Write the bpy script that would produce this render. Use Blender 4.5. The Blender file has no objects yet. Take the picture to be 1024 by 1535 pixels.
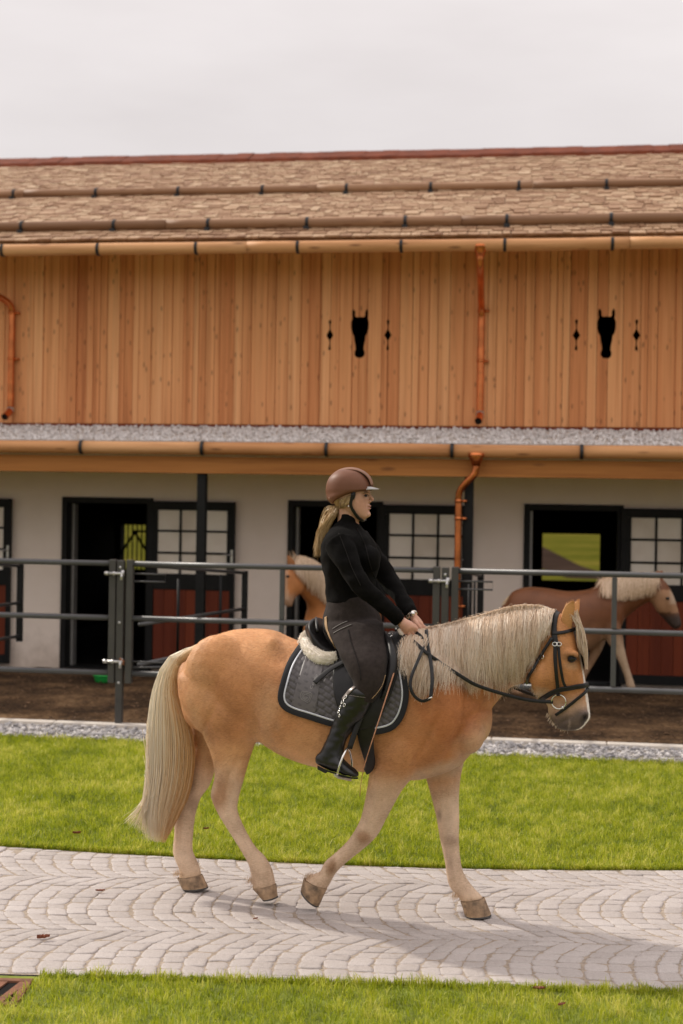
import bpy, bmesh, math, random
import numpy as np
from math import sin, cos, pi, radians, sqrt
from mathutils import Vector, Matrix
from mathutils.bvhtree import BVHTree
from mathutils import noise as mnoise

S = bpy.context.scene
COL = S.collection
random.seed(7)
RNG = np.random.default_rng(7)

# ------------------------------------------------------------------ camera
FPX, ROLL, EYE = 2132.0, 0.0163, 2.0
cam = bpy.data.cameras.new('camera')
cam.sensor_fit = 'VERTICAL'; cam.sensor_height = 36.0; cam.sensor_width = 24.0
cam.lens = FPX / 1535 * 36
cam.clip_start = 0.1; cam.clip_end = 3000
cam.dof.use_dof = True; cam.dof.focus_distance = 7.1; cam.dof.aperture_fstop = 2.2
camo = bpy.data.objects.new('camera', cam); COL.objects.link(camo)
cr, sr = cos(ROLL), sin(ROLL)
camo.matrix_world = Matrix(((cr, -sr, 0, 0), (0, 0, -1, 0), (sr, cr, 0, EYE), (0, 0, 0, 1)))
S.camera = camo

# ------------------------------------------------------------------ sky, sun, exposure
SUN_EL, SUN_AZ = radians(36), radians(33)          # light travels along (cos az, -sin az)
world = bpy.data.worlds.new('World'); S.world = world; world.use_nodes = True
wn, wl = world.node_tree.nodes, world.node_tree.links
wn.clear()
wout = wn.new('ShaderNodeOutputWorld'); wbg = wn.new('ShaderNodeBackground')
sky = wn.new('ShaderNodeTexSky'); sky.sky_type = 'NISHITA'; sky.sun_disc = False
sky.sun_elevation = SUN_EL; sky.sun_rotation = radians(-57)
sky.air_density = 1.0; sky.dust_density = 2.0
tc = wn.new('ShaderNodeTexCoord')
mp = wn.new('ShaderNodeMapping'); mp.inputs['Scale'].default_value = (1.2, 1.2, 4.5)
nz = wn.new('ShaderNodeTexNoise'); nz.inputs['Scale'].default_value = 2.1; nz.inputs['Detail'].default_value = 6; nz.inputs['Roughness'].default_value = .52
cramp = wn.new('ShaderNodeValToRGB')                   # thin unbroken cloud, slightly mottled
cramp.color_ramp.elements[0].position = .36; cramp.color_ramp.elements[0].color = (6.5, 6.0, 5.88, 1)
cramp.color_ramp.elements[1].position = .68; cramp.color_ramp.elements[1].color = (7.5, 7.0, 6.88, 1)
wmix = wn.new('ShaderNodeMixRGB'); wmix.inputs[0].default_value = .93
wl.new(tc.outputs['Generated'], mp.inputs[0]); wl.new(mp.outputs[0], nz.inputs['Vector'])
wl.new(nz.outputs['Fac'], cramp.inputs[0])
sx = wn.new('ShaderNodeSeparateXYZ'); wl.new(tc.outputs['Generated'], sx.inputs[0])
mz = wn.new('ShaderNodeMapRange'); mz.inputs[1].default_value = 0; mz.inputs[2].default_value = 1; mz.inputs[3].default_value = .66; mz.inputs[4].default_value = 2.0   # overcast: brighter towards the zenith
wl.new(sx.outputs[2], mz.inputs[0])
wmul = wn.new('ShaderNodeVectorMath'); wmul.operation = 'SCALE'; wl.new(cramp.outputs[0], wmul.inputs[0]); wl.new(mz.outputs[0], wmul.inputs['Scale'])
wl.new(sky.outputs[0], wmix.inputs[1]); wl.new(wmul.outputs[0], wmix.inputs[2])
wl.new(wmix.outputs[0], wbg.inputs[0]); wbg.inputs[1].default_value = 0.1
wl.new(wbg.outputs[0], wout.inputs[0])
sl = bpy.data.lights.new('sun', 'SUN'); sl.energy = 2.6; sl.angle = radians(1.8); sl.color = (1, .93, .82)
sun = bpy.data.objects.new('sun', sl); COL.objects.link(sun)
sd = Vector((cos(SUN_AZ) * cos(SUN_EL), -sin(SUN_AZ) * cos(SUN_EL), -sin(SUN_EL)))
sun.rotation_euler = sd.to_track_quat('-Z', 'Y').to_euler(); sun.location = (-8, 12, 12)
vs = S.view_settings
vs.view_transform = 'Standard'; vs.look = 'None'; vs.gamma = 1; vs.exposure = 0.26
try: vs.use_curve_mapping = False
except Exception: pass
try:
    S.cycles.max_bounces = 12; S.cycles.diffuse_bounces = 7; S.cycles.glossy_bounces = 4; S.cycles.transmission_bounces = 8; S.cycles.transparent_max_bounces = 4
    S.cycles.use_denoising = True
except Exception: pass

# ------------------------------------------------------------------ measuring helpers
def ray(px, py):
    u = px - 512; w = py - 767.5
    return Vector(((u * cr + w * sr) / FPX, 1.0, (u * sr - w * cr) / FPX))
EYEV = Vector((0, 0, EYE))
def at(px, py, d): return EYEV + ray(px, py) * d
def onground(px, py, z=0.0):
    R = ray(px, py); t = (z - EYE) / R.z; return EYEV + R * t
def topx(p):
    u, w = p[0] / p[1], (p[2] - EYE) / p[1]
    a, b = u * FPX, w * FPX
    return 512 + a * cr + b * sr, 767.5 + a * sr - b * cr

# ------------------------------------------------------------------ object helpers
def thing(name, label, cat, loc=(0, 0, 0), rotz=0, group=None):
    o = bpy.data.objects.new(name, None); COL.objects.link(o)
    o.empty_display_size = .1
    o.location = loc; o.rotation_euler = (0, 0, rotz)
    o['label'] = label; o['category'] = cat
    if group: o['group'] = group
    return o
def tag(o, label=None, cat=None, group=None, kind=None):
    if label: o['label'] = label
    if cat: o['category'] = cat
    if group: o['group'] = group
    if kind: o['kind'] = kind
    return o
def link(name, me, parent=None, local=False):
    o = bpy.data.objects.new(name, me); COL.objects.link(o)
    if parent is not None:
        o.parent = parent
        if not local and parent.type == 'EMPTY':
            o.matrix_parent_inverse = (Matrix.Translation(parent.location) @ parent.rotation_euler.to_matrix().to_4x4()).inverted()
    return o
def mk(name, V, F, mat, parent=None, smooth=False, local=False, attr=None, kind=None):
    me = bpy.data.meshes.new(name)
    me.from_pydata([tuple(v) for v in V], [], [tuple(f) for f in F])
    if smooth: me.polygons.foreach_set('use_smooth', [True] * len(me.polygons))
    me.materials.append(mat)
    if attr:
        for k, vals in attr.items(): set_attr(me, k, vals)
    me.update()
    o = link(name, me, parent, local)
    if kind: o['kind'] = kind
    return o
def set_attr(me, k, vals):
    vals = np.asarray(vals, dtype=np.float32)
    if vals.ndim == 1:
        a = me.attributes.new(k, 'FLOAT', 'POINT'); a.data.foreach_set('value', vals)
    else:
        if vals.shape[1] == 3: vals = np.hstack([vals, np.ones((len(vals), 1), np.float32)])
        a = me.color_attributes.new(k, 'FLOAT_COLOR', 'POINT'); a.data.foreach_set('color', vals.ravel())
def npmesh(name, V, F, mat, parent=None, smooth=False, attr=None, kind=None, local=False):
    V = np.asarray(V, np.float32); F = np.asarray(F, np.int32)
    me = bpy.data.meshes.new(name); k = F.shape[1]
    me.vertices.add(len(V)); me.vertices.foreach_set('co', V.ravel())
    me.loops.add(F.size); me.loops.foreach_set('vertex_index', F.ravel())
    me.polygons.add(len(F)); me.polygons.foreach_set('loop_start', np.arange(0, F.size, k, dtype=np.int32))
    me.polygons.foreach_set('loop_total', np.full(len(F), k, np.int32))
    if smooth: me.polygons.foreach_set('use_smooth', np.ones(len(F), bool))
    me.update(calc_edges=True); me.materials.append(mat)
    if attr:
        for q, vals in attr.items(): set_attr(me, q, vals)
    o = link(name, me, parent, local)
    if kind: o['kind'] = kind
    return o

class MB:
    """collects simple shapes into one mesh"""
    def __init__(s): s.V = []; s.F = []
    def add(s, V, F):
        n = len(s.V); s.V += [Vector(v) for v in V]; s.F += [tuple(i + n for i in f) for f in F]; return s
    def box(s, a, b, bev=0.0):
        (x0, y0, z0), (x1, y1, z1) = a, b
        if bev <= 0:
            return s.add([(x0,y0,z0),(x1,y0,z0),(x1,y1,z0),(x0,y1,z0),(x0,y0,z1),(x1,y0,z1),(x1,y1,z1),(x0,y1,z1)],
                     [(0,3,2,1),(4,5,6,7),(0,1,5,4),(1,2,6,5),(2,3,7,6),(3,0,4,7)])
        bm = bmesh.new(); bmesh.ops.create_cube(bm, size=1)
        for v in bm.verts:
            v.co = Vector(((x0 + x1) / 2 + v.co.x * (x1 - x0), (y0 + y1) / 2 + v.co.y * (y1 - y0), (z0 + z1) / 2 + v.co.z * (z1 - z0)))
        bmesh.ops.bevel(bm, geom=bm.edges[:], offset=bev, segments=2, affect='EDGES', profile=.5)
        s.bm(bm); return s
    def bm(s, bm):
        bm.verts.index_update()
        s.add([v.co.copy() for v in bm.verts], [[v.index for v in f.verts] for f in bm.faces]); bm.free()
    def tube(s, pts, r, n=10, cap=True, closed=False):
        V, F = tube_geo(pts, r, n, cap, closed); return s.add(V, F)
    def obj(s, name, mat, parent=None, smooth=False, local=False, kind=None):
        return mk(name, s.V, s.F, mat, parent, smooth, local, kind=kind)

def tube_geo(pts, r, n=10, cap=True, closed=False, flat=None, ref=None):
    pts = [Vector(p) for p in pts]; m = len(pts)
    rs = r if hasattr(r, '__len__') else [r] * m
    V, F = [], []
    prev = None
    for i, p in enumerate(pts):
        if closed: t = pts[(i + 1) % m] - pts[i - 1]
        else: t = pts[min(i + 1, m - 1)] - pts[max(i - 1, 0)]
        t = t.normalized() if t.length > 1e-9 else Vector((0, 0, 1))
        if ref is not None: a = ref[i] if isinstance(ref, list) else Vector(ref)
        elif prev is None: a = Vector((0, 0, 1)) if abs(t.z) < .9 else Vector((0, 1, 0))
        else: a = prev
        a = (a - t * a.dot(t)); a = a.normalized() if a.length > 1e-6 else t.orthogonal().normalized()
        prev = a; b = t.cross(a)
        for k in range(n):
            q = 2 * pi * k / n
            V.append(p + (a * cos(q) * (flat if flat else 1) + b * sin(q)) * rs[i])
    for i in range(m if closed else m - 1):
        j = (i + 1) % m
        for k in range(n):
            l = (k + 1) % n
            F.append((i * n + k, i * n + l, j * n + l, j * n + k))
    if cap and not closed:
        F.append(tuple(range(n - 1, -1, -1))); F.append(tuple((m - 1) * n + k for k in range(n)))
    return V, F

def catmull(P, sub):
    """P: (N,D) array -> smooth resampled"""
    P = np.asarray(P, float); N = len(P); out = []
    for i in range(N - 1):
        p0 = P[max(i - 1, 0)]; p1 = P[i]; p2 = P[i + 1]; p3 = P[min(i + 2, N - 1)]
        for k in range(sub):
            t = k / sub
            out.append(.5 * ((2 * p1) + (-p0 + p2) * t + (2 * p0 - 5 * p1 + 4 * p2 - p3) * t * t + (-p0 + 3 * p1 - 3 * p2 + p3) * t ** 3))
    out.append(P[-1]); return np.array(out)
def interp_path(pts, n):
    """n points evenly along a smooth polyline"""
    C = catmull(pts, 8); d = np.r_[0, np.cumsum(np.linalg.norm(np.diff(C, axis=0), axis=1))]
    t = np.linspace(0, d[-1], n); return np.stack([np.interp(t, d, C[:, k]) for k in range(C.shape[1])], 1)

def strands(name, P, R, mat, parent=None, attr_tone=None, sides=3, kind=None, taper=None):
    """P (N,K,3) strand points, R (K,) or (N,K) radii -> one mesh of fine tubes"""
    N, K, _ = P.shape
    R = np.broadcast_to(R, (N, K))
    T = np.gradient(P, axis=1); T /= np.linalg.norm(T, axis=2, keepdims=True) + 1e-9
    ref = RNG.normal(size=(N, 1, 3)); A = np.cross(T, ref); A /= np.linalg.norm(A, axis=2, keepdims=True) + 1e-9
    B = np.cross(T, A)
    V = np.empty((N, K, sides, 3), np.float32)
    for k in range(sides):
        q = 2 * pi * k / sides
        V[:, :, k] = P + (A * cos(q) + B * sin(q)) * R[:, :, None]
    base = (np.arange(N)[:, None, None] * K + np.arange(K - 1)[None, :, None]) * sides
    k = np.arange(sides)[None, None, :]; l = (k + 1) % sides
    F = np.stack([base + k, base + l, base + sides + l, base + sides + k], -1).reshape(-1, 4)
    attr = {}
    if attr_tone is not None: attr['tone'] = np.repeat(attr_tone, K * sides)
    attr['along'] = np.tile(np.repeat(np.linspace(0, 1, K), sides), N)
    return npmesh(name, V.reshape(-1, 3), F, mat, parent, True, attr, kind)

# ------------------------------------------------------------------ materials
def nt(name):
    m = bpy.data.materials.new(name); m.use_nodes = True
    n, l = m.node_tree.nodes, m.node_tree.links
    p = n['Principled BSDF']; return m, n, l, p
def sv(p, **kw):
    for k, v in kw.items():
        k = k.replace('_', ' ')
        if k in p.inputs: p.inputs[k].default_value = v
def coord(n, l, scale=(1, 1, 1), kind='Object'):
    t = n.new('ShaderNodeTexCoord'); m = n.new('ShaderNodeMapping'); m.inputs['Scale'].default_value = scale
    l.new(t.outputs[kind], m.inputs[0]); return m.outputs[0]
def noise(n, l, vec, scale, detail=4, rough=.55, dist=0):
    t = n.new('ShaderNodeTexNoise'); t.inputs['Scale'].default_value = scale; t.inputs['Detail'].default_value = detail
    t.inputs['Roughness'].default_value = rough; t.inputs['Distortion'].default_value = dist
    if vec is not None: l.new(vec, t.inputs['Vector'])
    return t.outputs['Fac']
def ramp(n, l, fac, stops):
    r = n.new('ShaderNodeValToRGB'); e = r.color_ramp.elements
    while len(e) < len(stops): e.new(.5)
    for i, (p, c) in enumerate(stops):
        e[i].position = p; e[i].color = (*c, 1) if len(c) == 3 else c
    l.new(fac, r.inputs[0]); return r.outputs[0]
def mixc(n, l, fac, a, b, mode='MIX'):
    m = n.new('ShaderNodeMixRGB'); m.blend_type = mode
    for i, v in ((0, fac), (1, a), (2, b)):
        if hasattr(v, 'is_linked') or hasattr(v, 'links'): l.new(v, m.inputs[i])
        elif i == 0: m.inputs[0].default_value = v
        else: m.inputs[i].default_value = (*v, 1)
    return m.outputs[0]
def math_(n, l, op, a, b=0.0):
    m = n.new('ShaderNodeMath'); m.operation = op
    for i, v in enumerate((a, b)):
        if hasattr(v, 'links'): l.new(v, m.inputs[i])
        else: m.inputs[i].default_value = v
    return m.outputs[0]
def bump(n, l, p, h, strength=.3, dist=.01):
    b = n.new('ShaderNodeBump'); b.inputs['Strength'].default_value = strength; b.inputs['Distance'].default_value = dist
    l.new(h, b.inputs['Height']); l.new(b.outputs[0], p.inputs['Normal'])
def simple(name, c, rough=.6, metal=0, var=.15, scale=20, bstr=0, bscale=200, bdist=.002, spec=.5, sheen=0):
    m, n, l, p = nt(name)
    v = coord(n, l); f = noise(n, l, v, scale)
    lo = tuple(x * (1 - var) for x in c); hi = tuple(min(1, x * (1 + var)) for x in c)
    l.new(ramp(n, l, f, [(.3, lo), (.7, hi)]), p.inputs['Base Color'])
    sv(p, Roughness=rough, Metallic=metal, Specular_IOR_Level=spec)
    if sheen: sv(p, Sheen_Weight=sheen)
    if bstr: bump(n, l, p, noise(n, l, v, bscale, 3), bstr, bdist)
    return m

def wood(name, stops, grain=(28, 28, 1.1), knots=True, rough=.62, perobj=.6, bs=.25, kscale=(3.2, 3.2, 1.1), knotcol=(.13, .045, .015)):
    m, n, l, p = nt(name)
    oi = n.new('ShaderNodeObjectInfo'); t = n.new('ShaderNodeTexCoord')
    add = n.new('ShaderNodeVectorMath'); add.operation = 'ADD'
    off = n.new('ShaderNodeCombineXYZ'); k = math_(n, l, 'MULTIPLY', oi.outputs['Random'], 37.0)
    for i in range(3): l.new(k, off.inputs[i])
    l.new(t.outputs['Object'], add.inputs[0]); l.new(off.outputs[0], add.inputs[1])
    mpg = n.new('ShaderNodeMapping'); mpg.inputs['Scale'].default_value = grain; l.new(add.outputs[0], mpg.inputs[0])
    g = noise(n, l, mpg.outputs[0], 1.0, 6, .6, .6)
    mpb = n.new('ShaderNodeMapping'); mpb.inputs['Scale'].default_value = tuple(x * .12 for x in grain); l.new(add.outputs[0], mpb.inputs[0])
    g2 = noise(n, l, mpb.outputs[0], 1.6, 3)
    f = math_(n, l, 'ADD', math_(n, l, 'MULTIPLY', g, .5), math_(n, l, 'MULTIPLY', g2, .35))
    f = math_(n, l, 'ADD', f, math_(n, l, 'MULTIPLY', math_(n, l, 'SUBTRACT', oi.outputs['Random'], .5), perobj))
    c = ramp(n, l, f, stops)
    if knots:
        mk_ = n.new('ShaderNodeMapping'); mk_.inputs['Scale'].default_value = kscale; l.new(add.outputs[0], mk_.inputs[0])
        vo = n.new('ShaderNodeTexVoronoi'); vo.inputs['Scale'].default_value = 1.7; l.new(mk_.outputs[0], vo.inputs['Vector'])
        kf = ramp(n, l, vo.outputs['Distance'], [(.0, (1, 1, 1)), (.10, (.7, .7, .7)), (.20, (0, 0, 0))])
        c = mixc(n, l, math_(n, l, 'MULTIPLY', kf, .75), c, knotcol)
    mps = n.new('ShaderNodeMapping'); mps.inputs['Scale'].default_value = tuple(x * .28 if x > 2 else x * .5 for x in grain); l.new(add.outputs[0], mps.inputs[0])
    c = mixc(n, l, .8, c, ramp(n, l, noise(n, l, mps.outputs[0], 1.3, 5, .6), [(.32, (.70, .62, .56)), (.5, (1, 1, 1)), (.7, (1.10, 1.12, 1.15))]), 'MULTIPLY')
    l.new(c, p.inputs['Base Color']); sv(p, Roughness=rough, Specular_IOR_Level=.3)
    bump(n, l, p, g, bs, .003)
    return m

M = {}
M['plank'] = wood('larch_cladding', [(.08, (.36, .095, .028)), (.3, (.66, .265, .10)), (.5, (.80, .385, .165)), (.8, (.90, .53, .27))], grain=(48, 48, .6), perobj=.26, kscale=(8.5, 8.5, 2.6), bs=.4)
M['beam'] = wood('spruce_beam', [(.2, (.36, .135, .030)), (.6, (.50, .21, .055))], grain=(.8, 26, 26), perobj=.1, kscale=(1.1, 4, 4))
M['log'] = wood('gutter_log', [(.2, (.50, .225, .085)), (.55, (.65, .335, .15)), (.85, (.72, .42, .21))], grain=(1.0, 30, 30), perobj=.35, kscale=(1.3, 6, 6))
M['oldlog'] = wood('weathered_log', [(.2, (.22, .115, .06)), (.5, (.34, .19, .105)), (.85, (.43, .26, .15))], grain=(1.0, 30, 30), perobj=.5, kscale=(1.3, 6, 6))
M['shingle'] = wood('larch_shingle', [(.1, (.20, .10, .05)), (.4, (.35, .21, .12)), (.7, (.45, .30, .185)), (.95, (.54, .40, .27))], grain=(40, 3, 40), knots=False, perobj=.5, bs=.5)
M['redwood'] = wood('red_stained_board', [(.2, (.12, .018, .005)), (.8, (.24, .045, .012))], grain=(30, 30, 1), perobj=.3, knots=False)

def shingle_mass():
    m, n, l, p = nt('larch_shingle_mass')
    g = n.new('ShaderNodeNewGeometry'); v = coord(n, l, (40, 3, 40))
    f = math_(n, l, 'ADD', math_(n, l, 'MULTIPLY', noise(n, l, v, 1, 5), .6), math_(n, l, 'MULTIPLY', g.outputs['Random Per Island'], .5))
    l.new(ramp(n, l, f, [(.15, (.19, .095, .05)), (.45, (.35, .21, .125)), (.7, (.44, .295, .185)), (.95, (.53, .395, .27))]), p.inputs['Base Color'])
    sv(p, Roughness=.75, Specular_IOR_Level=.25); bump(n, l, p, noise(n, l, v, 1, 5), .5, .004); return m
M['shinglemass'] = shingle_mass()

def plaster():
    m, n, l, p = nt('white_plaster'); v = coord(n, l)
    f = noise(n, l, v, 2.2, 6, .6); s = noise(n, l, v, 9, 5, .7)
    c = ramp(n, l, f, [(.3, (.90, .785, .685)), (.7, (.96, .845, .75))])
    sz = n.new('ShaderNodeSeparateXYZ'); l.new(v, sz.inputs[0])
    splash = math_(n, l, 'SUBTRACT', math_(n, l, 'MULTIPLY', noise(n, l, v, 5, 6, .7), .95), sz.outputs[2])
    c = mixc(n, l, ramp(n, l, splash, [(.0, (0, 0, 0)), (.45, (.45, .45, .45))]), c, (.36, .27, .19))
    st = ramp(n, l, s, [(.62, (0, 0, 0)), (.78, (1, 1, 1))])
    c = mixc(n, l, math_(n, l, 'MULTIPLY', st, .12), c, (.5, .45, .38))
    l.new(c, p.inputs['Base Color']); sv(p, Roughness=.9, Specular_IOR_Level=.2)
    bump(n, l, p, noise(n, l, v, 160, 3), .35, .003); return m
M['plaster'] = plaster()
M['anthracite'] = simple('anthracite_paint', (.013, .013, .013), .5, 0, .2, 6, spec=.15)
M['rail'] = simple('anthracite_tube', (.085, .085, .088), .38, .25, .12, 5, .1, 90, .001)
M['zinc'] = simple('zinc_steel', (.55, .54, .53), .35, .9, .15, 30)
M['silver'] = simple('polished_steel', (.75, .73, .70), .22, 1.0, .08, 30)
M['iron'] = simple('black_iron', (.02, .02, .022), .5, .3, .2, 20)
M['copper'] = simple('copper', (.60, .19, .065), .27, .95, .35, 7, .12, 20, .002)
M['ridgecopper'] = simple('ridge_copper', (.15, .036, .014), .7, 0, .3, 5, spec=.1)
def pane_mat():
    m, n, l, p = nt('frosted_pane'); oi = n.new('ShaderNodeObjectInfo'); v = coord(n, l)
    f = math_(n, l, 'ADD', math_(n, l, 'MULTIPLY', oi.outputs['Random'], .45), math_(n, l, 'MULTIPLY', noise(n, l, v, 4, 4), .55))
    l.new(ramp(n, l, f, [(.25, (.72, .63, .52)), (.5, (.86, .78, .68)), (.75, (.93, .87, .78))]), p.inputs['Base Color']); sv(p, Roughness=.3, Specular_IOR_Level=.5); return m
M['pane'] = pane_mat()
M['dark'] = simple('shade_black', (.014, .012, .011), .9, 0, .3, 3, spec=.1)  # near-black colour paints in the shade of the unlit stalls
M['strip'] = simple('grey_metal_strip', (.42, .41, .39), .45, .4, .12, 3)

def stones_mat(name, stops, rough=.8, vor=0):
    m, n, l, p = nt(name); g = n.new('ShaderNodeNewGeometry'); oi = n.new('ShaderNodeObjectInfo'); v = coord(n, l)
    rnd = math_(n, l, 'FRACT', math_(n, l, 'ADD', g.outputs['Random Per Island'], oi.outputs['Random']))
    f = math_(n, l, 'ADD', math_(n, l, 'MULTIPLY', rnd, .7), math_(n, l, 'MULTIPLY', noise(n, l, v, 60, 4), .35))
    l.new(ramp(n, l, f, stops), p.inputs['Base Color']); sv(p, Roughness=rough, Specular_IOR_Level=.35)
    bump(n, l, p, noise(n, l, v, 140, 4), .35, .003); return m
M['gravel'] = stones_mat('slate_chips', [(.1, (.18, .175, .185)), (.4, (.36, .345, .345)), (.7, (.54, .515, .505)), (.95, (.70, .66, .63))])
M['roofgravel'] = stones_mat('roof_gravel', [(.1, (.50, .47, .45)), (.5, (.70, .66, .64)), (.95, (.85, .81, .78))])

def granite():
    m, n, l, p = nt('granite_sett'); oi = n.new('ShaderNodeObjectInfo'); g = n.new('ShaderNodeNewGeometry')
    t = n.new('ShaderNodeTexCoord')
    geo = g.outputs['Position']
    rnd = math_(n, l, 'FRACT', math_(n, l, 'ADD', g.outputs['Random Per Island'], oi.outputs['Random']))
    sp = noise(n, l, geo, 420, 2, .7); lo = noise(n, l, geo, 1.6, 3); md = noise(n, l, geo, 45, 3)
    f = math_(n, l, 'ADD', math_(n, l, 'MULTIPLY', rnd, .2), math_(n, l, 'MULTIPLY', md, .42))
    f = math_(n, l, 'ADD', f, math_(n, l, 'MULTIPLY', lo, .42))
    c = ramp(n, l, f, [(.22, (.30, .262, .238)), (.5, (.42, .375, .35)), (.8, (.50, .455, .43))])
    spk = ramp(n, l, sp, [(.34, (.22, .20, .19)), (.47, (.95, .95, .95)), (.68, (1.4, 1.4, 1.4))])
    c = mixc(n, l, .55, c, spk, 'MULTIPLY')
    l.new(c, p.inputs['Base Color']); sv(p, Roughness=.7, Specular_IOR_Level=.4)
    bump(n, l, p, math_(n, l, 'ADD', md, math_(n, l, 'MULTIPLY', sp, .3)), .5, .004); return m
M['granite'] = granite()
M['sand'] = simple('joint_sand', (.31, .25, .195), .95, 0, .3, 60, .5, 300, .003)
M['concrete'] = simple('pale_concrete', (.56, .51, .45), .85, 0, .14, 8, .3, 120, .003)
M['soil'] = simple('lawn_soil', (.16, .19, .02), .95, 0, .4, 8)

def dirt():
    m, n, l, p = nt('paddock_dirt'); g = n.new('ShaderNodeNewGeometry'); v = g.outputs['Position']
    f = math_(n, l, 'ADD', math_(n, l, 'MULTIPLY', noise(n, l, v, 1.3, 6, .65), .6), math_(n, l, 'MULTIPLY', noise(n, l, v, 22, 5, .7), .45))
    c = ramp(n, l, f, [(.36, (.018, .010, .005)), (.48, (.045, .025, .012)), (.58, (.14, .080, .038)), (.74, (.36, .23, .12))])
    l.new(c, p.inputs['Base Color']); sv(p, Roughness=.95, Specular_IOR_Level=.2)
    bump(n, l, p, math_(n, l, 'ADD', noise(n, l, v, 30, 5, .7), noise(n, l, v, 6, 4)), .7, .02); return m
M['dirt'] = dirt()

def meadow():
    m, n, l, p = nt('meadow'); g = n.new('ShaderNodeNewGeometry'); v = g.outputs['Position']
    f = math_(n, l, 'ADD', math_(n, l, 'MULTIPLY', noise(n, l, v, .09, 5, .6), .65), math_(n, l, 'MULTIPLY', noise(n, l, v, 1.1, 4), .3))
    l.new(ramp(n, l, f, [(.3, (.040, .048, .006)), (.5, (.085, .080, .012)), (.68, (.17, .125, .030))]), p.inputs['Base Color'])
    sv(p, Roughness=1, Specular_IOR_Level=0); return m
M['meadow'] = meadow()

def grass():
    m, n, l, p = nt('grass_blades'); at_ = n.new('ShaderNodeAttribute'); at_.attribute_name = 'tone'
    g = n.new('ShaderNodeNewGeometry')
    patch = noise(n, l, g.outputs['Position'], 1.5, 4)
    f = math_(n, l, 'ADD', math_(n, l, 'MULTIPLY', at_.outputs['Fac'], .6), math_(n, l, 'MULTIPLY', patch, .45))
    c = ramp(n, l, f, [(.10, (.085, .125, .005)), (.34, (.25, .315, .010)), (.6, (.46, .49, .022)), (.88, (.76, .70, .19))])
    d = n.new('ShaderNodeBsdfDiffuse'); tr = n.new('ShaderNodeBsdfTranslucent'); gl = n.new('ShaderNodeBsdfGlossy')
    gl.inputs['Roughness'].default_value = .5
    l.new(c, d.inputs[0]); l.new(c, tr.inputs[0])
    a = n.new('ShaderNodeMixShader'); a.inputs[0].default_value = .5; l.new(d.outputs[0], a.inputs[1]); l.new(tr.outputs[0], a.inputs[2])
    b = n.new('ShaderNodeMixShader'); b.inputs[0].default_value = .035; l.new(a.outputs[0], b.inputs[1]); l.new(gl.outputs[0], b.inputs[2])
    l.new(b.outputs[0], n['Material Output'].inputs[0]); return m
M['grass'] = grass()

def hair(name, stops, spec=.06, trans=.12):
    m, n, l, p = nt(name); at_ = n.new('ShaderNodeAttribute'); at_.attribute_name = 'tone'
    c = ramp(n, l, at_.outputs['Fac'], stops)
    d = n.new('ShaderNodeBsdfDiffuse'); tr = n.new('ShaderNodeBsdfTranslucent'); gl = n.new('ShaderNodeBsdfGlossy')
    gl.inputs['Roughness'].default_value = .38; l.new(c, d.inputs[0]); l.new(c, tr.inputs[0])
    a = n.new('ShaderNodeMixShader'); a.inputs[0].default_value = trans; l.new(d.outputs[0], a.inputs[1]); l.new(tr.outputs[0], a.inputs[2])
    b = n.new('ShaderNodeMixShader'); b.inputs[0].default_value = spec; l.new(a.outputs[0], b.inputs[1]); l.new(gl.outputs[0], b.inputs[2])
    l.new(b.outputs[0], n['Material Output'].inputs[0]); return m
M['mane'] = hair('flaxen_mane', [(.0, (.40, .24, .13)), (.35, (.70, .51, .34)), (.65, (.92, .735, .55)), (1, (.97, .86, .72))])
M['tail'] = hair('flaxen_tail', [(.0, (.62, .29, .09)), (.3, (.84, .53, .24)), (.6, (.93, .75, .50)), (1, (.95, .86, .70))])
M['blond'] = hair('blond_hair', [(.0, (.22, .12, .05)), (.5, (.52, .34, .16)), (1, (.72, .54, .31))])

def coat():
    m, n, l, p = nt('horse_coat'); a = n.new('ShaderNodeAttribute'); a.attribute_name = 'coat'; v = coord(n, l)
    dp = noise(n, l, v, 7, 3, .5); fi = noise(n, l, coord(n, l, (60, 60, 260)), 1.0, 4, .7)
    f = math_(n, l, 'ADD', math_(n, l, 'MULTIPLY', dp, .6), math_(n, l, 'MULTIPLY', fi, .5))
    mul = ramp(n, l, f, [(.34, (.66, .62, .58)), (.52, (1, 1, 1)), (.72, (1.25, 1.28, 1.32))])
    l.new(mixc(n, l, 1.0, a.outputs['Color'], mul, 'MULTIPLY'), p.inputs['Base Color'])
    sv(p, Roughness=.46, Specular_IOR_Level=.32, Sheen_Weight=.08, Sheen_Roughness=.4)
    if 'Sheen Tint' in p.inputs: p.inputs['Sheen Tint'].default_value = (1, .85, .65, 1)
    bump(n, l, p, fi, .5, .006); return m
M['coat'] = coat()
M['hoof'] = simple('hoof_horn', (.27, .175, .10), .6, 0, .6, 26, .4, 50, .003)
M['hoofshoe'] = simple('hoof_shoe', (.06, .055, .05), .5, .6, .2, 20)
M['leather'] = simple('black_leather', (.009, .008, .008), .42, 0, .3, 30, .25, 350, .001, .35)
M['boot'] = simple('boot_leather', (.008, .008, .008), .33, 0, .3, 12, .3, 40, .003)
M['sweater'] = simple('black_knit', (.0050, .0045, .0043), .95, 0, .3, 25, .5, 260, .003, .08, .01)
M['breeches'] = simple('charcoal_breeches', (.030, .0225, .020), .85, 0, .2, 60, .35, 420, .001, .12, .04)
M['tan'] = simple('tan_edging', (.36, .23, .12), .8, 0, .15, 40)
M['helmet'] = simple('brown_helmet', (.165, .070, .040), .5, 0, .1, 10, .15, 300, .001, .22)
M['helmettop'] = simple('taupe_helmet_stripe', (.24, .125, .082), .55, 0, .1, 10, spec=.2)
M['peak'] = simple('grey_peak', (.36, .35, .34), .35, .3, .1, 10)
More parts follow.
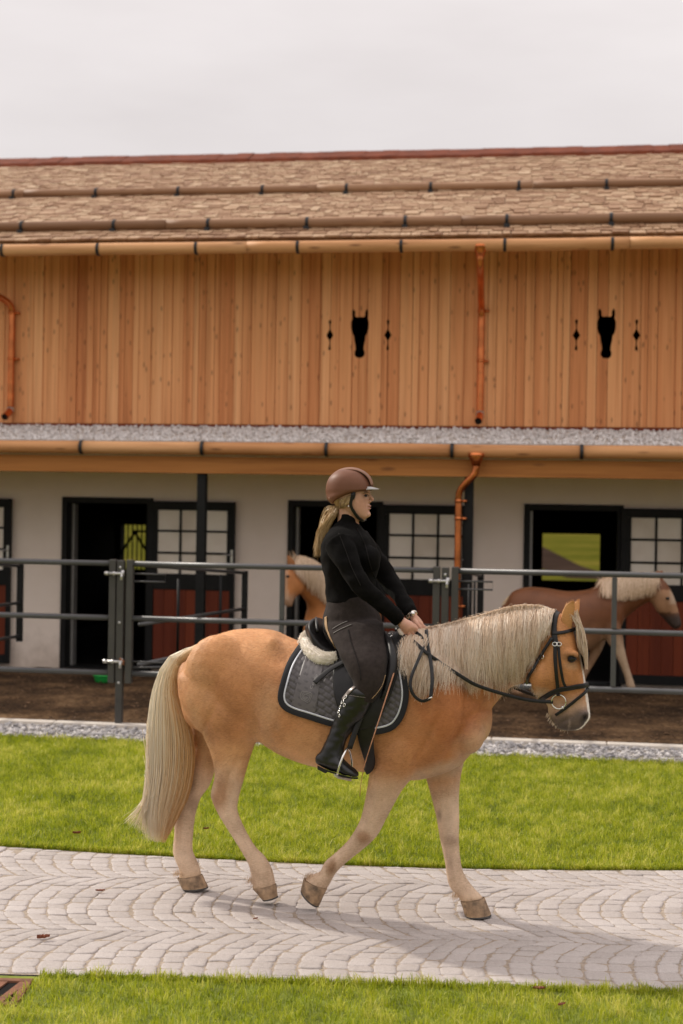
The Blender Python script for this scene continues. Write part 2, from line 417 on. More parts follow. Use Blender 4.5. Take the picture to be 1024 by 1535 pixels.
M['pad'] = simple('anthracite_quilt', (.088, .079, .082), .55, 0, .12, 40, .3, 300, .002, .35, .06)
M['padband'] = simple('grey_satin_band', (.105, .093, .094), .5, 0, .1, 30)
M['stitch'] = simple('silver_stitching', (.30, .28, .27), .5, .2, .1, 30)
M['piping'] = simple('silver_piping', (.55, .56, .60), .45, .3, .1, 30)
M['binding'] = simple('black_binding', (.010, .010, .013), .85, 0, .2, 30)
M['fleece'] = simple('cream_fleece', (.88, .80, .69), .95, 0, .12, 60, .9, 130, .008)
M['cane'] = simple('brown_cane', (.38, .17, .085), .4, 0, .2, 30)
M['grip'] = simple('cream_grip', (.62, .52, .42), .6, 0, .1, 30)
M['watch'] = simple('watch_metal', (.75, .65, .55), .25, 1, .1, 30)
M['eye'] = simple('dark_eye', (.012, .007, .004), .06, 0, .2, 10)
M['green'] = simple('green_rubber', (.02, .42, .07), .5, 0, .1, 10)
M['rust'] = simple('rusty_iron', (.20, .085, .045), .75, .3, .35, 18, .5, 60, .004)
M['leaf'] = simple('dry_leaf', (.22, .060, .022), .7, 0, .45, 30)

def skin():
    m, n, l, p = nt('skin'); a = n.new('ShaderNodeAttribute'); a.attribute_name = 'coat'; v = coord(n, l)
    mul = ramp(n, l, noise(n, l, v, 40, 4), [(.3, (.93, .90, .88)), (.7, (1.05, 1.05, 1.05))])
    l.new(mixc(n, l, 1.0, a.outputs['Color'], mul, 'MULTIPLY'), p.inputs['Base Color'])
    sv(p, Roughness=.48, Specular_IOR_Level=.35, Subsurface_Weight=.12, Subsurface_Scale=.01)
    p.inputs['Subsurface Radius'].default_value = (1, .35, .2)
    return m
M['skin'] = skin()
# ================================================================== SETTING
TH = 0.145
OB = Vector((0, 17.1, 0)); UU = Vector((cos(TH), -sin(TH), 0)); VV = Vector((sin(TH), cos(TH), 0))
def L2W(u, v, z=0.0): return OB + UU * u + VV * v + Vector((0, 0, z))
def fac(px, py, v):
    """pixel -> (u, v, z) on the plane that lies v metres behind the stable front"""
    R = ray(px, py); t = (v + OB.dot(VV)) / R.dot(VV); P = EYEV + R * t - OB
    return P.dot(UU), v, P.z

NEAR = [(-9, 6.33), (-1.26, 6.09), (-.29, 6.07), (1.48, 6.01), (9, 5.8)]
FAR = [(-9, 9.9), (-3.0, 8.60), (-1.98, 8.38), (-.98, 8.2), (.03, 8.07), (.97, 8.03), (1.98, 8.08), (3.0, 8.16), (9, 8.9)]
def yn(x): return float(np.interp(x, [p[0] for p in NEAR], [p[1] for p in NEAR]))
FC = catmull(FAR, 8)
def yf(x): return float(np.interp(x, FC[:, 0], FC[:, 1]))
def lawn_back(x): return 17.1 + (-5.05 - x * sin(TH)) / cos(TH)

# ground to the horizon
r = 2500
gm = mk('ground', [(-r, -r, -.05), (r, -r, -.05), (r, r, -.05), (-r, r, -.05)], [(0, 1, 2, 3)], M['meadow']); tag(gm, kind='structure')
xs = np.linspace(-8.5, 8.5, 69)
def band(name, fa, fb, z, mat):
    V = [(x, fa(x), z) for x in xs] + [(x, fb(x), z) for x in xs]; n = len(xs)
    o = mk(name, V, [(i, i + 1, n + i + 1, n + i) for i in range(n - 1)], mat); tag(o, kind='structure'); return o
path = band('path', yn, yf, -.0032, M['sand'])
band('lawn', lambda x: yf(x) + .012, lawn_back, -.006, M['soil'])
band('lawn_border', lambda x: 0.5, lambda x: yn(x) - .012, -.006, M['soil'])

# --- cobbles: segmental arcs of granite setts, every stone cut to its own cell
LANE, RAD = .96, .68
def width_at(x): return yf(x) - yn(x)
def sett(c4):
    """four corners (counter-clockwise) -> vertices and faces of one sett with a worn, slightly domed head"""
    c = [np.array(q) for q in c4]; out = []; zt = RNG.normal(0, .0014); tx, ty = RNG.normal(0, .014, 2)
    for i in range(4):
        a, b = c[i], c[(i + 1) % 4]; j = RNG.normal(0, .0024, (3, 2))
        out += [a + (b - a) * .13 + j[0] * .6, a + (b - a) * .5 + j[1] * 1.5, a + (b - a) * .87 + j[2] * .6]
    o = np.array(out); m = o.mean(0); V = []
    for k, z in ((1.0, -.03), (1.0, -.0034), (.93, -.0004), (.72, .0008)):
        q = m + (o - m) * k; r = q - m
        V += [(x, y, z + (zt + u * tx + w * ty if z > -.02 else 0) + (RNG.normal(0, .0005) if k < 1 else 0)) for (x, y), (u, w) in zip(q, r)]
    V.append((m[0], m[1], .0014 + zt)); F = []
    for q in range(3):
        for i in range(12): l = (i + 1) % 12; F.append((q * 12 + i, q * 12 + l, q * 12 + 12 + l, q * 12 + 12 + i))
    F += [(36 + i, 36 + (i + 1) % 12, 48) for i in range(12)]
    return V, F, m
stones = []
for lane in range(4):
    vc = .65 - LANE / 2 + lane * LANE
    for k in range(-50, 56):
        cuts = [-pi / 4]
        while cuts[-1] < pi / 4 - .16: cuts.append(cuts[-1] + RNG.uniform(.078, .125) / RAD)
        cuts[-1] = pi / 4
        jk = RNG.normal(0, .0042, len(cuts)); jl = .0018
        for i in range(len(cuts) - 1):
            t0, t1 = cuts[i] + jl / RAD, cuts[i + 1] - jl / RAD
            def pt(s, t, e):
                x = (k + s) * .104 + RAD * (1 - cos(t)) + lane * .05 + e; v = vc + RAD * sin(t)
                w1 = mnoise.noise((x * 1.7, v * 2.2, lane)); w2 = mnoise.noise((x * 1.9, v * 1.6, 9)); w3 = mnoise.noise((x * 7, v * 7, 5)); w4 = mnoise.noise((x * 7, v * 7, 8))
                x += w1 * .035 + w3 * .008; v += w2 * .04 + w4 * .007
                v = min(max(v, .012), width_at(x) - .012); return (x, yn(x) + v)
            g = .5 - .025 / max(.7, cos((t0 + t1) / 2))
            q = [pt(-g, t0, jk[i]), pt(g, t0, jk[i]), pt(g, t1, jk[i + 1]), pt(-g, t1, jk[i + 1])]
            if abs(q[0][0]) > 3.5: continue
            ar = abs(sum(q[a][0] * q[(a + 1) % 4][1] - q[(a + 1) % 4][0] * q[a][1] for a in range(4))) / 2
            if ar < .0025: continue
            stones.append(sett(q))
def inview(x, y):
    px, py = topx((x, y, 0)); return -5 < px < 1030 and py < 1540
vis = sorted([i for i, s in enumerate(stones) if inview(s[2][0], s[2][1])], key=lambda i: stones[i][2][1]); single = set(vis[:300])
SV, SF, nv = [], [], 0
for i, (V, F, m) in enumerate(stones):
    if i in single: mk('cobble', V, F, M['granite'], path, True)
    else: SV += V; SF += [tuple(a + nv for a in f) for f in F]; nv += len(V)
mk('cobbles', SV, SF, M['granite'], path, True, kind='stuff')

# --- stones helper
def stone_variants(n, seed):
    out = []
    for i in range(n):
        rg = np.random.default_rng(seed + i); bm = bmesh.new()
        for k in range(11):
            d = rg.normal(size=3); d /= np.linalg.norm(d); bm.verts.new(d * rg.uniform(.75, 1.05))
        bmesh.ops.convex_hull(bm, input=bm.verts[:]); loose = [v for v in bm.verts if not v.link_faces]
        bmesh.ops.delete(bm, geom=loose, context='VERTS'); bmesh.ops.triangulate(bm, faces=bm.faces[:])
        bm.verts.index_update()
        out.append((np.array([v.co[:] for v in bm.verts]), np.array([[v.index for v in f.verts] for f in bm.faces]))); bm.free()
    return out
STV = stone_variants(10, 5)
def scatter(name, pos, size, mat, flat=.5, parent=None, local=False):
    VS, FS, n = [], [], 0
    for p, s in zip(pos, size):
        V, F = STV[random.randrange(10)]; a = random.uniform(0, 6.28); c, d = cos(a), sin(a)
        q = V * np.array([s, s * random.uniform(.6, 1), s * flat * random.uniform(.6, 1.3)])
        tl = random.uniform(-.4, .4)
        z = q[:, 2] + q[:, 0] * tl
        q = np.stack([q[:, 0] * c - q[:, 1] * d, q[:, 0] * d + q[:, 1] * c, z], 1) + np.array(p)
        VS.append(q); FS.append(F + n); n += len(V)
    return npmesh(name, np.concatenate(VS), np.concatenate(FS), mat, parent, False, None, 'stuff', local)
# gravel strip in front of the paddock
P = []
for i in range(5200):
    u = RNG.uniform(-4.6, 4.6); v = RNG.uniform(-5.07, -4.43); P.append(L2W(u, v, RNG.uniform(.0, .022)))
band2 = [L2W(-8, -5.06, -.002), L2W(8, -5.06, -.002), L2W(8, -4.40, -.002), L2W(-8, -4.40, -.002)]
tag(mk('gravel_bed', band2, [(0, 1, 2, 3)], M['concrete']), kind='structure')
scatter('gravel', P, RNG.uniform(.014, .040, len(P)), M['gravel'])
k = MB()
for i in range(-9, 9):
    k.box((i + .004, -4.42, -.1), (i + .996, -4.29, .034), .008)
ko = k.obj('kerb', M['concrete']); ko.location = OB; ko.rotation_euler = (0, 0, -TH); tag(ko, kind='structure')
# paddock dirt
nx, ny = 190, 60
uu = np.linspace(-9, 9, nx); vv = np.linspace(-4.29, .4, ny)
V = []
for v in vv:
    for u in uu:
        q = L2W(u, v); h = mnoise.noise((q.x * 1.3, q.y * 1.3, 0)) * .018 + mnoise.noise((q.x * 5, q.y * 5, 3)) * .012 + mnoise.noise((q.x * 13, q.y * 13, 3)) * .006
        V.append((q.x, q.y, .006 + h * min(1, (.45 - v) * 3)))
F = [(j * nx + i, j * nx + i + 1, (j + 1) * nx + i + 1, (j + 1) * nx + i) for j in range(ny - 1) for i in range(nx - 1)]
tag(mk('paddock_ground', V, F, M['dirt'], smooth=True), kind='structure')
# wood-chip litter lying on the paddock
P = [L2W(RNG.uniform(-4.6, 4.6), RNG.uniform(-4.25, -.3), RNG.uniform(.008, .03)) for i in range(2600)]
scatter('litter', P, RNG.uniform(.008, .026, len(P)), simple('wood_chips', (.16, .092, .048), .9, 0, .75, 5), .35)

# --- grass
def blades(name, pts, hmin, hmax, wid):
    N = len(pts); P0 = np.asarray(pts)
    ang = RNG.uniform(0, 2 * pi, N); lean = np.abs(RNG.normal(0, .75, N)); h = RNG.uniform(hmin, hmax, N) * (.75 + .5 * RNG.random(N))
    d = np.stack([np.cos(ang), np.sin(ang), np.zeros(N)], 1)
    fa = RNG.uniform(0, pi, N); s = np.stack([np.cos(fa), np.sin(fa), np.zeros(N)], 1) * (wid * RNG.uniform(.6, 1.3, N))[:, None] / 2
    up = np.array([0, 0, 1.])
    cl = np.array([mnoise.noise((x * 9, y * 9, 2)) + .6 * mnoise.noise((x * 23, y * 23, 7)) for x, y, _ in P0]); h = h * np.clip(1 + .7 * cl, .35, 1.8); big = np.array([mnoise.noise((x * 1.6, y * 2.2, 11)) for x, y, _ in P0])
    mid = P0 + up * (h * .55)[:, None] + d * (h * lean * .3)[:, None]
    tip = P0 + up * (h * (1 - .25 * np.minimum(lean, 1.5)))[:, None] + d * (h * lean)[:, None]
    V = np.stack([P0 - s, P0 + s, mid - s * .8, mid + s * .8, tip], 1).reshape(-1, 3)
    b = (np.arange(N) * 5)[:, None]
    F = np.concatenate([b + np.array([[0, 1, 3]]), b + np.array([[0, 3, 2]]), b + np.array([[2, 3, 4]])])
    return npmesh(name, V, F, M['grass'], None, False, {'tone': np.repeat(np.clip(RNG.random(N) ** 1.2 * .72 + .12 + .5 * cl + .28 * big, 0, 1), 5)}, 'stuff')
n = 330000
X = RNG.uniform(-4.2, 4.2, n); Y = RNG.uniform(7.95, 12.75, n)
fb = np.interp(X, FC[:, 0], FC[:, 1]); lb = lawn_back(X)
rag = np.array([mnoise.noise((x * 4, 0, 1)) * .02 + mnoise.noise((x * 15, 0, 4)) * .012 for x in X])
ok = (Y > fb + .004 + rag + np.abs(RNG.normal(0, .012, n))) & (Y < lb + RNG.normal(0, .02, n)) & (np.abs(X) < .245 * Y + .75)
pts = np.stack([X[ok], Y[ok], np.full(ok.sum(), -.006)], 1)
xe = RNG.uniform(-3.2, 3.2, 9000)                      # tufted edge along the path
ye = np.interp(xe, FC[:, 0], FC[:, 1]) + np.abs(RNG.normal(0, .02, 9000)) + .004
pts = np.concatenate([pts, np.stack([xe, ye, np.full(9000, -.006)], 1)])
blades('grass', pts, .024, .05, .0046)
n = 62000
X = RNG.uniform(-2.4, 2.4, n); Y = RNG.uniform(4.95, 6.35, n)
nb = np.interp(X, [p[0] for p in NEAR], [p[1] for p in NEAR])
indrain = (X < -1.262 - (Y - 5.98) * -.3) & (Y > 5.70) & (X < -1.255)
ok = (Y < nb - .008 - np.abs(RNG.normal(0, .012, n))) & ~indrain
pts = np.stack([X[ok], Y[ok], np.full(ok.sum(), -.006)], 1)
xe = RNG.uniform(-1.25, 2.2, 5000); ye = np.interp(xe, [p[0] for p in NEAR], [p[1] for p in NEAR]) - np.abs(RNG.normal(0, .02, 5000)) - .004
pts = np.concatenate([pts, np.stack([xe, ye, np.full(5000, -.006)], 1)])
blades('grass', pts, .022, .045, .0036)

# ================================================================== STABLE
ST = thing('stable_building', 'long timber-clad stable with shingle roof, white porch wall and horse-head cutouts', 'stable', OB, -TH)
def part(name, mb, mat, parent=None, smooth=False, kind=None): return mb.obj(name, mat, parent or ST, smooth, True, kind)
UNITS = [-6.317 - .003, -3.487, -.650, 2.178, 5.01]
UL, UR = -16.0, 12.0
W0 = 1.154
# front wall with door openings
w = MB(); edges = [UL]
for u0 in UNITS: edges += [u0 + .03, u0 + W0 - .03]
edges.append(UR)
for i in range(0, len(edges), 2): w.box((edges[i], 0, -.05), (edges[i + 1], .3, 3.0))
for u0 in UNITS: w.box((u0 + .03, 0, 2.10), (u0 + W0 - .03, .3, 3.0))
part('wall', w, M['plaster'])
# rear wall with windows, gables, floors
RV = 7.6
bw = [fac(180, 784, RV), fac(220, 856, RV)]; dw = [fac(811, 797, RV), fac(901, 874, RV)]
WIN = [(bw[0][0], bw[1][0], bw[1][2], bw[0][2]), (dw[0][0], dw[1][0], dw[1][2], dw[0][2])]
w = MB(); prev = UL
for (a, b, z0, z1) in WIN:
    w.box((prev, RV, -.05), (a, RV + .3, 3.0)); w.box((a, RV, -.05), (b, RV + .3, z0)); w.box((a, RV, z1), (b, RV + .3, 3.0)); prev = b
w.box((prev, RV, -.05), (UR, RV + .3, 3.0))
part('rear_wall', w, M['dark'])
TN = math.tan(radians(24)); EV = -.85; EZ = 5.128; RVV = 4.03; RZ = EZ + TN * (RVV - EV)
def rz(v): return EZ + TN * (v - EV)
w = MB()
for u in (UL, UR - .3):
    w.add([(u, .3, -.05), (u, RV, -.05), (u, RV, 5.2), (u, RVV, RZ - .25), (u, .3, rz(.3) - .25),
           (u + .3, .3, -.05), (u + .3, RV, -.05), (u + .3, RV, 5.2), (u + .3, RVV, RZ - .25), (u + .3, .3, rz(.3) - .25)],
          [(0, 4, 3, 2, 1), (5, 6, 7, 8, 9), (0, 1, 6, 5), (1, 2, 7, 6), (2, 3, 8, 7), (3, 4, 9, 8), (4, 0, 5, 9)])
part('gable_wall', w, M['plaster'])
w = MB(); w.box((UL + .31, .305, -.05), (UR - .31, RV - .005, .012)); w.box((UL + .31, .305, 2.75), (UR - .31, RV - .005, 2.95))
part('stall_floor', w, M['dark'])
w = MB()
for u_ in (-8, -5.2, -1.95, .85): w.box((u_ - .04, .31, .02), (u_ + .04, RV - .01, 2.74))
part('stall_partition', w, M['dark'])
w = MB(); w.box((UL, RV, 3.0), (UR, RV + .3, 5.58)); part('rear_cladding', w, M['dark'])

# cladding planks with cut-out holes
plank_list = []
u = -6.6; rg = random.Random(11)
while u < 6.6:
    wd = rg.choice([.07, .085, .10, .11, .125, .14, .155, .175, .2])
    pr = rg.choice([0, .004, .008, .014, .02])
    plank_list.append((u, u + wd, pr)); u += wd
cut = []
def poly(c, pts, s=1.0): return [(c[0] + x * s, c[2] + z * s) for x, z in pts]
fin = [(0, .185), (.014, .180), (.018, .165), (.012, .14), (.006, .115), (.006, .075), (.012, .058), (.044, 0), (.012, -.055), (.006, -.07), (.006, -.11), (.013, -.14), (.017, -.16), (.012, -.175), (0, -.18)]
fin = fin + [(-x, z) for x, z in fin[-2:0:-1]]
hh = [(0, .19), (.035, .185), (.052, .20), (.050, .245), (.066, .285), (.082, .262), (.084, .21), (.078, .17), (.092, .13), (.092, .06), (.082, .0), (.062, -.04), (.058, -.09), (.047, -.15), (.042, -.2), (.055, -.235), (.05, -.275), (.03, -.3), (0, -.305)]
hh = [(x * 1.17, z) for x, z in hh]
hh = hh + [(-x, z) for x, z in hh[-2:0:-1]]
for (px, py, sh) in ((495, 503, fin), (540, 499, hh), (582, 503, fin), (864, 503, fin), (909, 499, hh), (954, 503, fin)):
    c = fac(px, py, 0); cut.append(poly(c, sh))
def prism(pts, v0, v1):
    n = len(pts); V = [(x, v0, z) for x, z in pts] + [(x, v1, z) for x, z in pts]
    F = [tuple(range(n)), tuple(range(2 * n - 1, n - 1, -1))] + [(i, i + n, (i + 1) % n + n, (i + 1) % n) for i in range(n)]
    return V, F
cutters = []
for pts in cut:
    V, F = prism(pts, -.2, .2); me = bpy.data.meshes.new('cut'); me.from_pydata(V, [], F)
    bm = bmesh.new(); bm.from_mesh(me); bmesh.ops.recalc_face_normals(bm, faces=bm.faces[:]); bm.to_mesh(me); bm.free()
    o = bpy.data.objects.new('cut', me); COL.objects.link(o)
    cutters.append((min(p[0] for p in pts), max(p[0] for p in pts), o))
todo = []
for (a, b, pr) in plank_list:
    mb = MB(); mb.box((a + .0022, -.03 - pr, 3.04), (b - .0022, -.003, 5.32), .003)
    o = part('plank', mb, M['plank'])
    hits = [c for c in cutters if c[0] < b and c[1] > a]
    if hits: todo.append((o, hits))
# booleans are evaluated in the stable's own space: unparent-free because cutters share that space through a temporary zero transform
dg_objs = []
for o, hits in todo:
    t = bpy.data.objects.new('tmp', o.data); COL.objects.link(t)
    for h in hits:
        m = t.modifiers.new('b', 'BOOLEAN'); m.operation = 'DIFFERENCE'; m.object = h[2]; m.solver = 'EXACT'
    dg_objs.append((o, t))
bpy.context.view_layer.update()
dg = bpy.context.evaluated_depsgraph_get()
for o, t in dg_objs:
    me = bpy.data.meshes.new_from_object(t.evaluated_get(dg)); me.name = 'plank'; o.data = me
for o, t in dg_objs: bpy.data.objects.remove(t)
for c in cutters: bpy.data.objects.remove(c[2])
w = MB(); w.box((UL, -.03, 3.0), (-6.62, 0, 5.32)); w.box((6.62, -.03, 3.0), (UR, 0, 5.32)); part('side_cladding', w, M['plank'])
w = MB(); w.box((-6.6, -.052, 3.003), (6.6, -.004, 3.036)); part('sill_board', w, M['redwood'])

# roof
w = MB()
def slab(v0, v1, dz0, dz1, u0=UL - .6, u1=UR + .6):
    z = lambda v, d: (rz(v) if v <= RVV else 2 * RZ - rz(v)) + d
    return [(u0, v0, z(v0, dz0)), (u1, v0, z(v0, dz0)), (u1, v1, z(v1, dz0)), (u0, v1, z(v1, dz0)), (u0, v0, z(v0, dz1)), (u1, v0, z(v0, dz1)), (u1, v1, z(v1, dz1)), (u0, v1, z(v1, dz1))]
BF = [(0, 3, 2, 1), (4, 5, 6, 7), (0, 1, 5, 4), (1, 2, 6, 5), (2, 3, 7, 6), (3, 0, 4, 7)]
w.add(slab(EV + .10, RVV, -.13, .004), BF); w.add(slab(RVV, RVV + (RVV - EV), -.13, .004), BF)
roof = part('roof', w, M['shingle'])
CA, SA = cos(radians(24)), sin(radians(24))
def shingle_box(uc, s, wd, ln, th, tilt):
    """shingle whose lower edge lies s metres up the slope"""
    c0 = Vector((uc, EV + s * CA, EZ + s * SA)); a = radians(24) - tilt
    e1 = Vector((1, 0, 0)); e2 = Vector((0, cos(a), sin(a))); e3 = Vector((0, -sin(a), cos(a)))
    V = []
    for z in (0, th):
        for x, y in ((-wd / 2, 0), (wd / 2, 0), (wd / 2, ln), (-wd / 2, ln)):
            V.append(c0 + e1 * x + e2 * y + e3 * (z + .016))
    return V
EXPO = .135; SL = (RVV - EV) / CA
rows = int(SL / EXPO); nsing = 0
mass = MB()
for i in range(rows):
    u = -9.2
    while u < 8.6:
        wd = RNG.uniform(.07, .20); s = i * EXPO + RNG.normal(0, .011) - (.02 if i == 0 else 0)
        V = shingle_box(u + wd / 2, max(-.03, s), wd - RNG.uniform(.004, .016), .34, RNG.uniform(.014, .026), radians(RNG.uniform(3.0, 5.0)))
        vis_ = abs(u) < 4.75
        if vis_ and nsing < 300:
            mk('shingle', V, BF, M['shingle'], roof, local=True); nsing += 1
        else: mass.add(V, BF)
        u += wd
mass.obj('shingles', M['shinglemass'], roof, False, True, 'stuff')
w = MB(); u0 = UL - .62; u1 = UR + .62
n_ = 120
for i in range(n_):
    a = u0 + (u1 - u0) * i / n_; b = u0 + (u1 - u0) * (i + 1) / n_; j = random.uniform(-.006, .006)
    w.add([(a, RVV - .5, rz(RVV - .5) + .02), (b, RVV - .5, rz(RVV - .5) + .02), (b, RVV - .45, rz(RVV - .45) + .075 + j), (a, RVV - .45, rz(RVV - .45) + .075 + j),
           (b, RVV, RZ + .07 + j), (a, RVV, RZ + .07 + j), (b, RVV + .5, rz(RVV - .5) + .1), (a, RVV + .5, rz(RVV - .5) + .1)],
          [(0, 1, 2, 3), (3, 2, 4, 5), (5, 4, 6, 7)])
w.obj('ridge_cap', M['ridgecopper'], roof, False, True)

def logrun(name, v, z, r, mat, joints, parent, upx, bracket_px):
    """a run of round logs butted end to end, with iron straps"""
    js = [-7.0] + joints + [7.0]
    for i in range(len(js) - 1):
        a, b = js[i] + .003, js[i + 1] - .003; n = max(2, int((b - a) / .25)); pts = []
        for k in range(n + 1):
            t = a + (b - a) * k / n; pts.append((t, v + mnoise.noise((t * .9, i, 1)) * .006, z + mnoise.noise((t * .7, i, 5)) * .01))
        rr = [r * (1 + .05 * mnoise.noise((p[0] * 1.2, i * 3, 2))) for p in pts]
        V, F = tube_geo(pts, rr, 16); o = mk(name, V, F, mat, parent, True, local=True)
    if UL < -7:
        for a, b in ((UL, -7.003), (7.003, UR)):
            V, F = tube_geo([(a, v, z), (b, v, z)], r, 12); mk(name, V, F, mat, parent, True, local=True)
    out = []
    for px in bracket_px:
        u = fac(px, upx, v)[0]; out.append(u)
    return out
def strap(u, v, z, r, w, a0, a1, parent, foot=None, name='bracket'):
    mb = MB(); n = 12
    for i in range(n):
        q0 = radians(a0 + (a1 - a0) * i / n); q1 = radians(a0 + (a1 - a0) * (i + 1) / n)
        p = [(v + (r + d) * cos(q), z + (r + d) * sin(q)) for q in (q0, q1) for d in (0.001, .009)]
        mb.add([(u - w, *p[0]), (u + w, *p[0]), (u - w, *p[1]), (u + w, *p[1]), (u - w, *p[2]), (u + w, *p[2]), (u - w, *p[3]), (u + w, *p[3])],
               [(0, 2, 3, 1), (4, 5, 7, 6), (2, 6, 7, 3), (0, 1, 5, 4), (0, 4, 6, 2), (1, 3, 7, 5)])
    if foot: mb.box(*foot)
    return mb.obj(name, M['iron'], parent, False, True)
bp = logrun('snow_guard_log', -.45, 5.388, .064, M['oldlog'], [-5.2, -2.1, 1.42, 4.9], roof, 334, [34, 172, 313, 461, 608, 760, 916])
for u in [bp[0] - 2.33, bp[0] - 1.165] + bp + [bp[-1] + 1.165]: strap(u, -.45, 5.388, .064, .018, 60, 290, roof, ((u - .03, -.56, 5.26), (u + .03, -.25, 5.335)))
bp = logrun('snow_guard_log', 1.45, 6.222, .058, M['oldlog'], [-4.6, -.6, 2.2, 5.5], roof, 283, [22, 145, 268, 394, 520, 646, 778, 909])
for u in bp + [bp[-1] + 1.14]: strap(u, 1.45, 6.222, .058, .018, 60, 290, roof, ((u - .03, 1.32, 6.10), (u + .03, 1.6, 6.165)))
bp = logrun('gutter', -.95, 5.014, .069, M['log'], [-5.0, -1.0, 3.3], ST, 370, [5, 148, 295, 447, 602, 757, 918])
for u in [bp[0] - 1.165] + bp + [bp[-1] + 1.18]: strap(u, -.95, 5.014, .069, .017, 130, 300, ST)
bp = logrun('gutter', -1.57, 2.680, .071, M['log'], [-4.1, -2.72, -1.34, .055, 1.43, 2.81, 4.2], ST, 672, [123, 304, 490, 678, 872])
for u in [bp[0] - 1.38] + bp + [bp[-1] + 1.4]: strap(u, -1.57, 2.680, .071, .017, 100, 275, ST)
# rafter tails in the dark under the upper eave
for i in range(15):
    u = -6.2 + i * .88
    w = MB(); w.add([(u, EV + .06, EZ - .20), (u + .1, EV + .06, EZ - .20), (u + .1, -.055, rz(-.055) - .165), (u, -.055, rz(-.055) - .165), (u, EV + .06, EZ - .16 + .06 * TN), (u + .1, EV + .06, EZ - .16 + .06 * TN), (u + .1, -.055, rz(-.055) - .162), (u, -.055, rz(-.055) - .162)], BF)

# porch
w = MB(); w.box((UL, -1.50, 2.405), (UR, -1.32, 2.592)); part('beam', w, M['beam'])
w = MB(); w.add([(UL, -1.46, 2.66), (UR, -1.46, 2.66), (UR, -.055, 2.93), (UL, -.055, 2.93), (UL, -1.46, 2.72), (UR, -1.46, 2.72), (UR, -.055, 2.985), (UL, -.055, 2.985)], BF)
porch = part('porch_roof', w, M['beam'])
w = MB(); w.add([(UL, -1.455, 2.7225), (UR, -1.455, 2.7225), (UR, -.056, 2.988), (UL, -.056, 2.988)], [(0, 1, 2, 3)]); w.obj('gravel_bed', M['concrete'], porch, False, True)
w = MB(); w.box((UL, -1.485, 2.70), (UR, -1.465, 2.766)); w.obj('edge_strip', M['strip'], porch, False, True)
P = []
for i in range(9500):
    u = RNG.uniform(-5.4, 5.4); v = RNG.uniform(-1.45, -.06); t = (v + 1.46) / 1.405
    P.append((u, v, 2.735 + .268 * t + RNG.uniform(0, .018)))
scatter('gravel', P, RNG.uniform(.014, .03, len(P)), M['roofgravel'], .8, porch, True)
for u in (-7.31, -4.34, -1.372, 1.605, 4.58):
    w = MB(); w.box((u - .048, -1.462, 0), (u + .048, -1.450, 2.403)); w.box((u - .048, -1.362, 0), (u + .048, -1.350, 2.403)); w.box((u - .005, -1.449, 0), (u + .005, -1.363, 2.403))
    w.box((u - .09, -1.49, .0), (u + .09, -1.32, .02)); part('porch_post', w, M['anthracite'])

# doors
def door_unit(u0):
    w = MB(); g = .07
    w.box((u0, -.035, .0), (u0 + g, .16, 2.133), .004); w.box((u0 + W0 - g, -.035, 0), (u0 + W0, .16, 2.06)); w.box((u0 + g + .001, -.034, 2.06), (u0 + W0, .16, 2.132), .004)
    fr = part('door_frame', w, M['anthracite'])
    w = MB(); w.box((u0 + g + .001, .165, .02), (u0 + g + .03, .299, 2.05)); w.obj('jamb_strip', M['strip'], fr, False, True)
    w = MB(); w.box((u0 + g + .001, -.03, .002), (u0 + W0 - g - .001, .299, .035)); w.obj('sill', M['anthracite'], fr, False, True)
    a, b = u0 + 1.125, u0 + 2.2; z0, z1 = .055, 2.098; v0, v1 = -.10, -.045
    w = MB()
    w.box((a, v0, z0), (u0 + 1.195, v1, z1), .004); w.box((u0 + 2.145, v0, z0), (b, v1, z1), .004)
    w.box((u0 + 1.1955, v0, z0), (u0 + 2.1445, v1, .165), .004); w.box((u0 + 1.1955, v0, 1.025), (u0 + 2.1445, v1, 1.215), .004); w.box((u0 + 1.1955, v0, 1.99), (u0 + 2.1445, v1, z1), .004)
    d = part('stable_door', w, M['anthracite'])
    px0, px1 = u0 + 1.24, u0 + 2.105
    w = MB(); w.box((u0 + 1.1957, v0 + .006, 1.2155), (px0, v1, 1.9895)); w.box((px1, v0 + .006, 1.2155), (u0 + 2.1443, v1, 1.9895))
    pw = (px1 - px0 - .05) / 3; ph = (1.9895 - 1.2155 - .05) / 3
    for i in (1, 2):
        x = px0 + i * pw + (i - 1) * .025; w.box((x, v0 + .008, 1.2157), (x + .025, v1, 1.9893))
    for j in (1, 2):
        z = 1.2155 + j * ph + (j - 1) * .025
        for i in range(3): x = px0 + i * (pw + .025); w.box((x + .0005, v0 + .0095, z), (x + pw - .0005, v1, z + .025))
    w.obj('glazing_bar', M['anthracite'], d, False, True)
    for i in range(3):
        for j in range(3):
            x = px0 + i * (pw + .025); z = 1.2155 + j * (ph + .025); w = MB()
            w.box((x + .001, v0 + .026, z + .001), (x + pw - .001, v0 + .036, z + ph - .001)); w.obj('pane', M['pane'], d, False, True)
    nb = 7; bw_ = .949 / nb
    for i in range(nb):
        w = MB(); x = u0 + 1.1957 + i * bw_; w.box((x + .0015, v0 + .016, .166), (x + bw_ - .0015, v1, 1.024), .003); w.obj('board', M['redwood'], d, False, True)
    w = MB(); w.box((u0 + 2.155, v0 - .012, 1.36), (u0 + 2.185, v0 - .001, 1.52), .003); w.tube([(u0 + 2.17, v0 - .01, 1.46), (u0 + 2.17, v0 - .05, 1.46), (u0 + 2.07, v0 - .055, 1.46)], .008, 8)
    w.obj('handle', M['zinc'], d, False, True)
    return d
for u0 in UNITS: door_unit(u0)
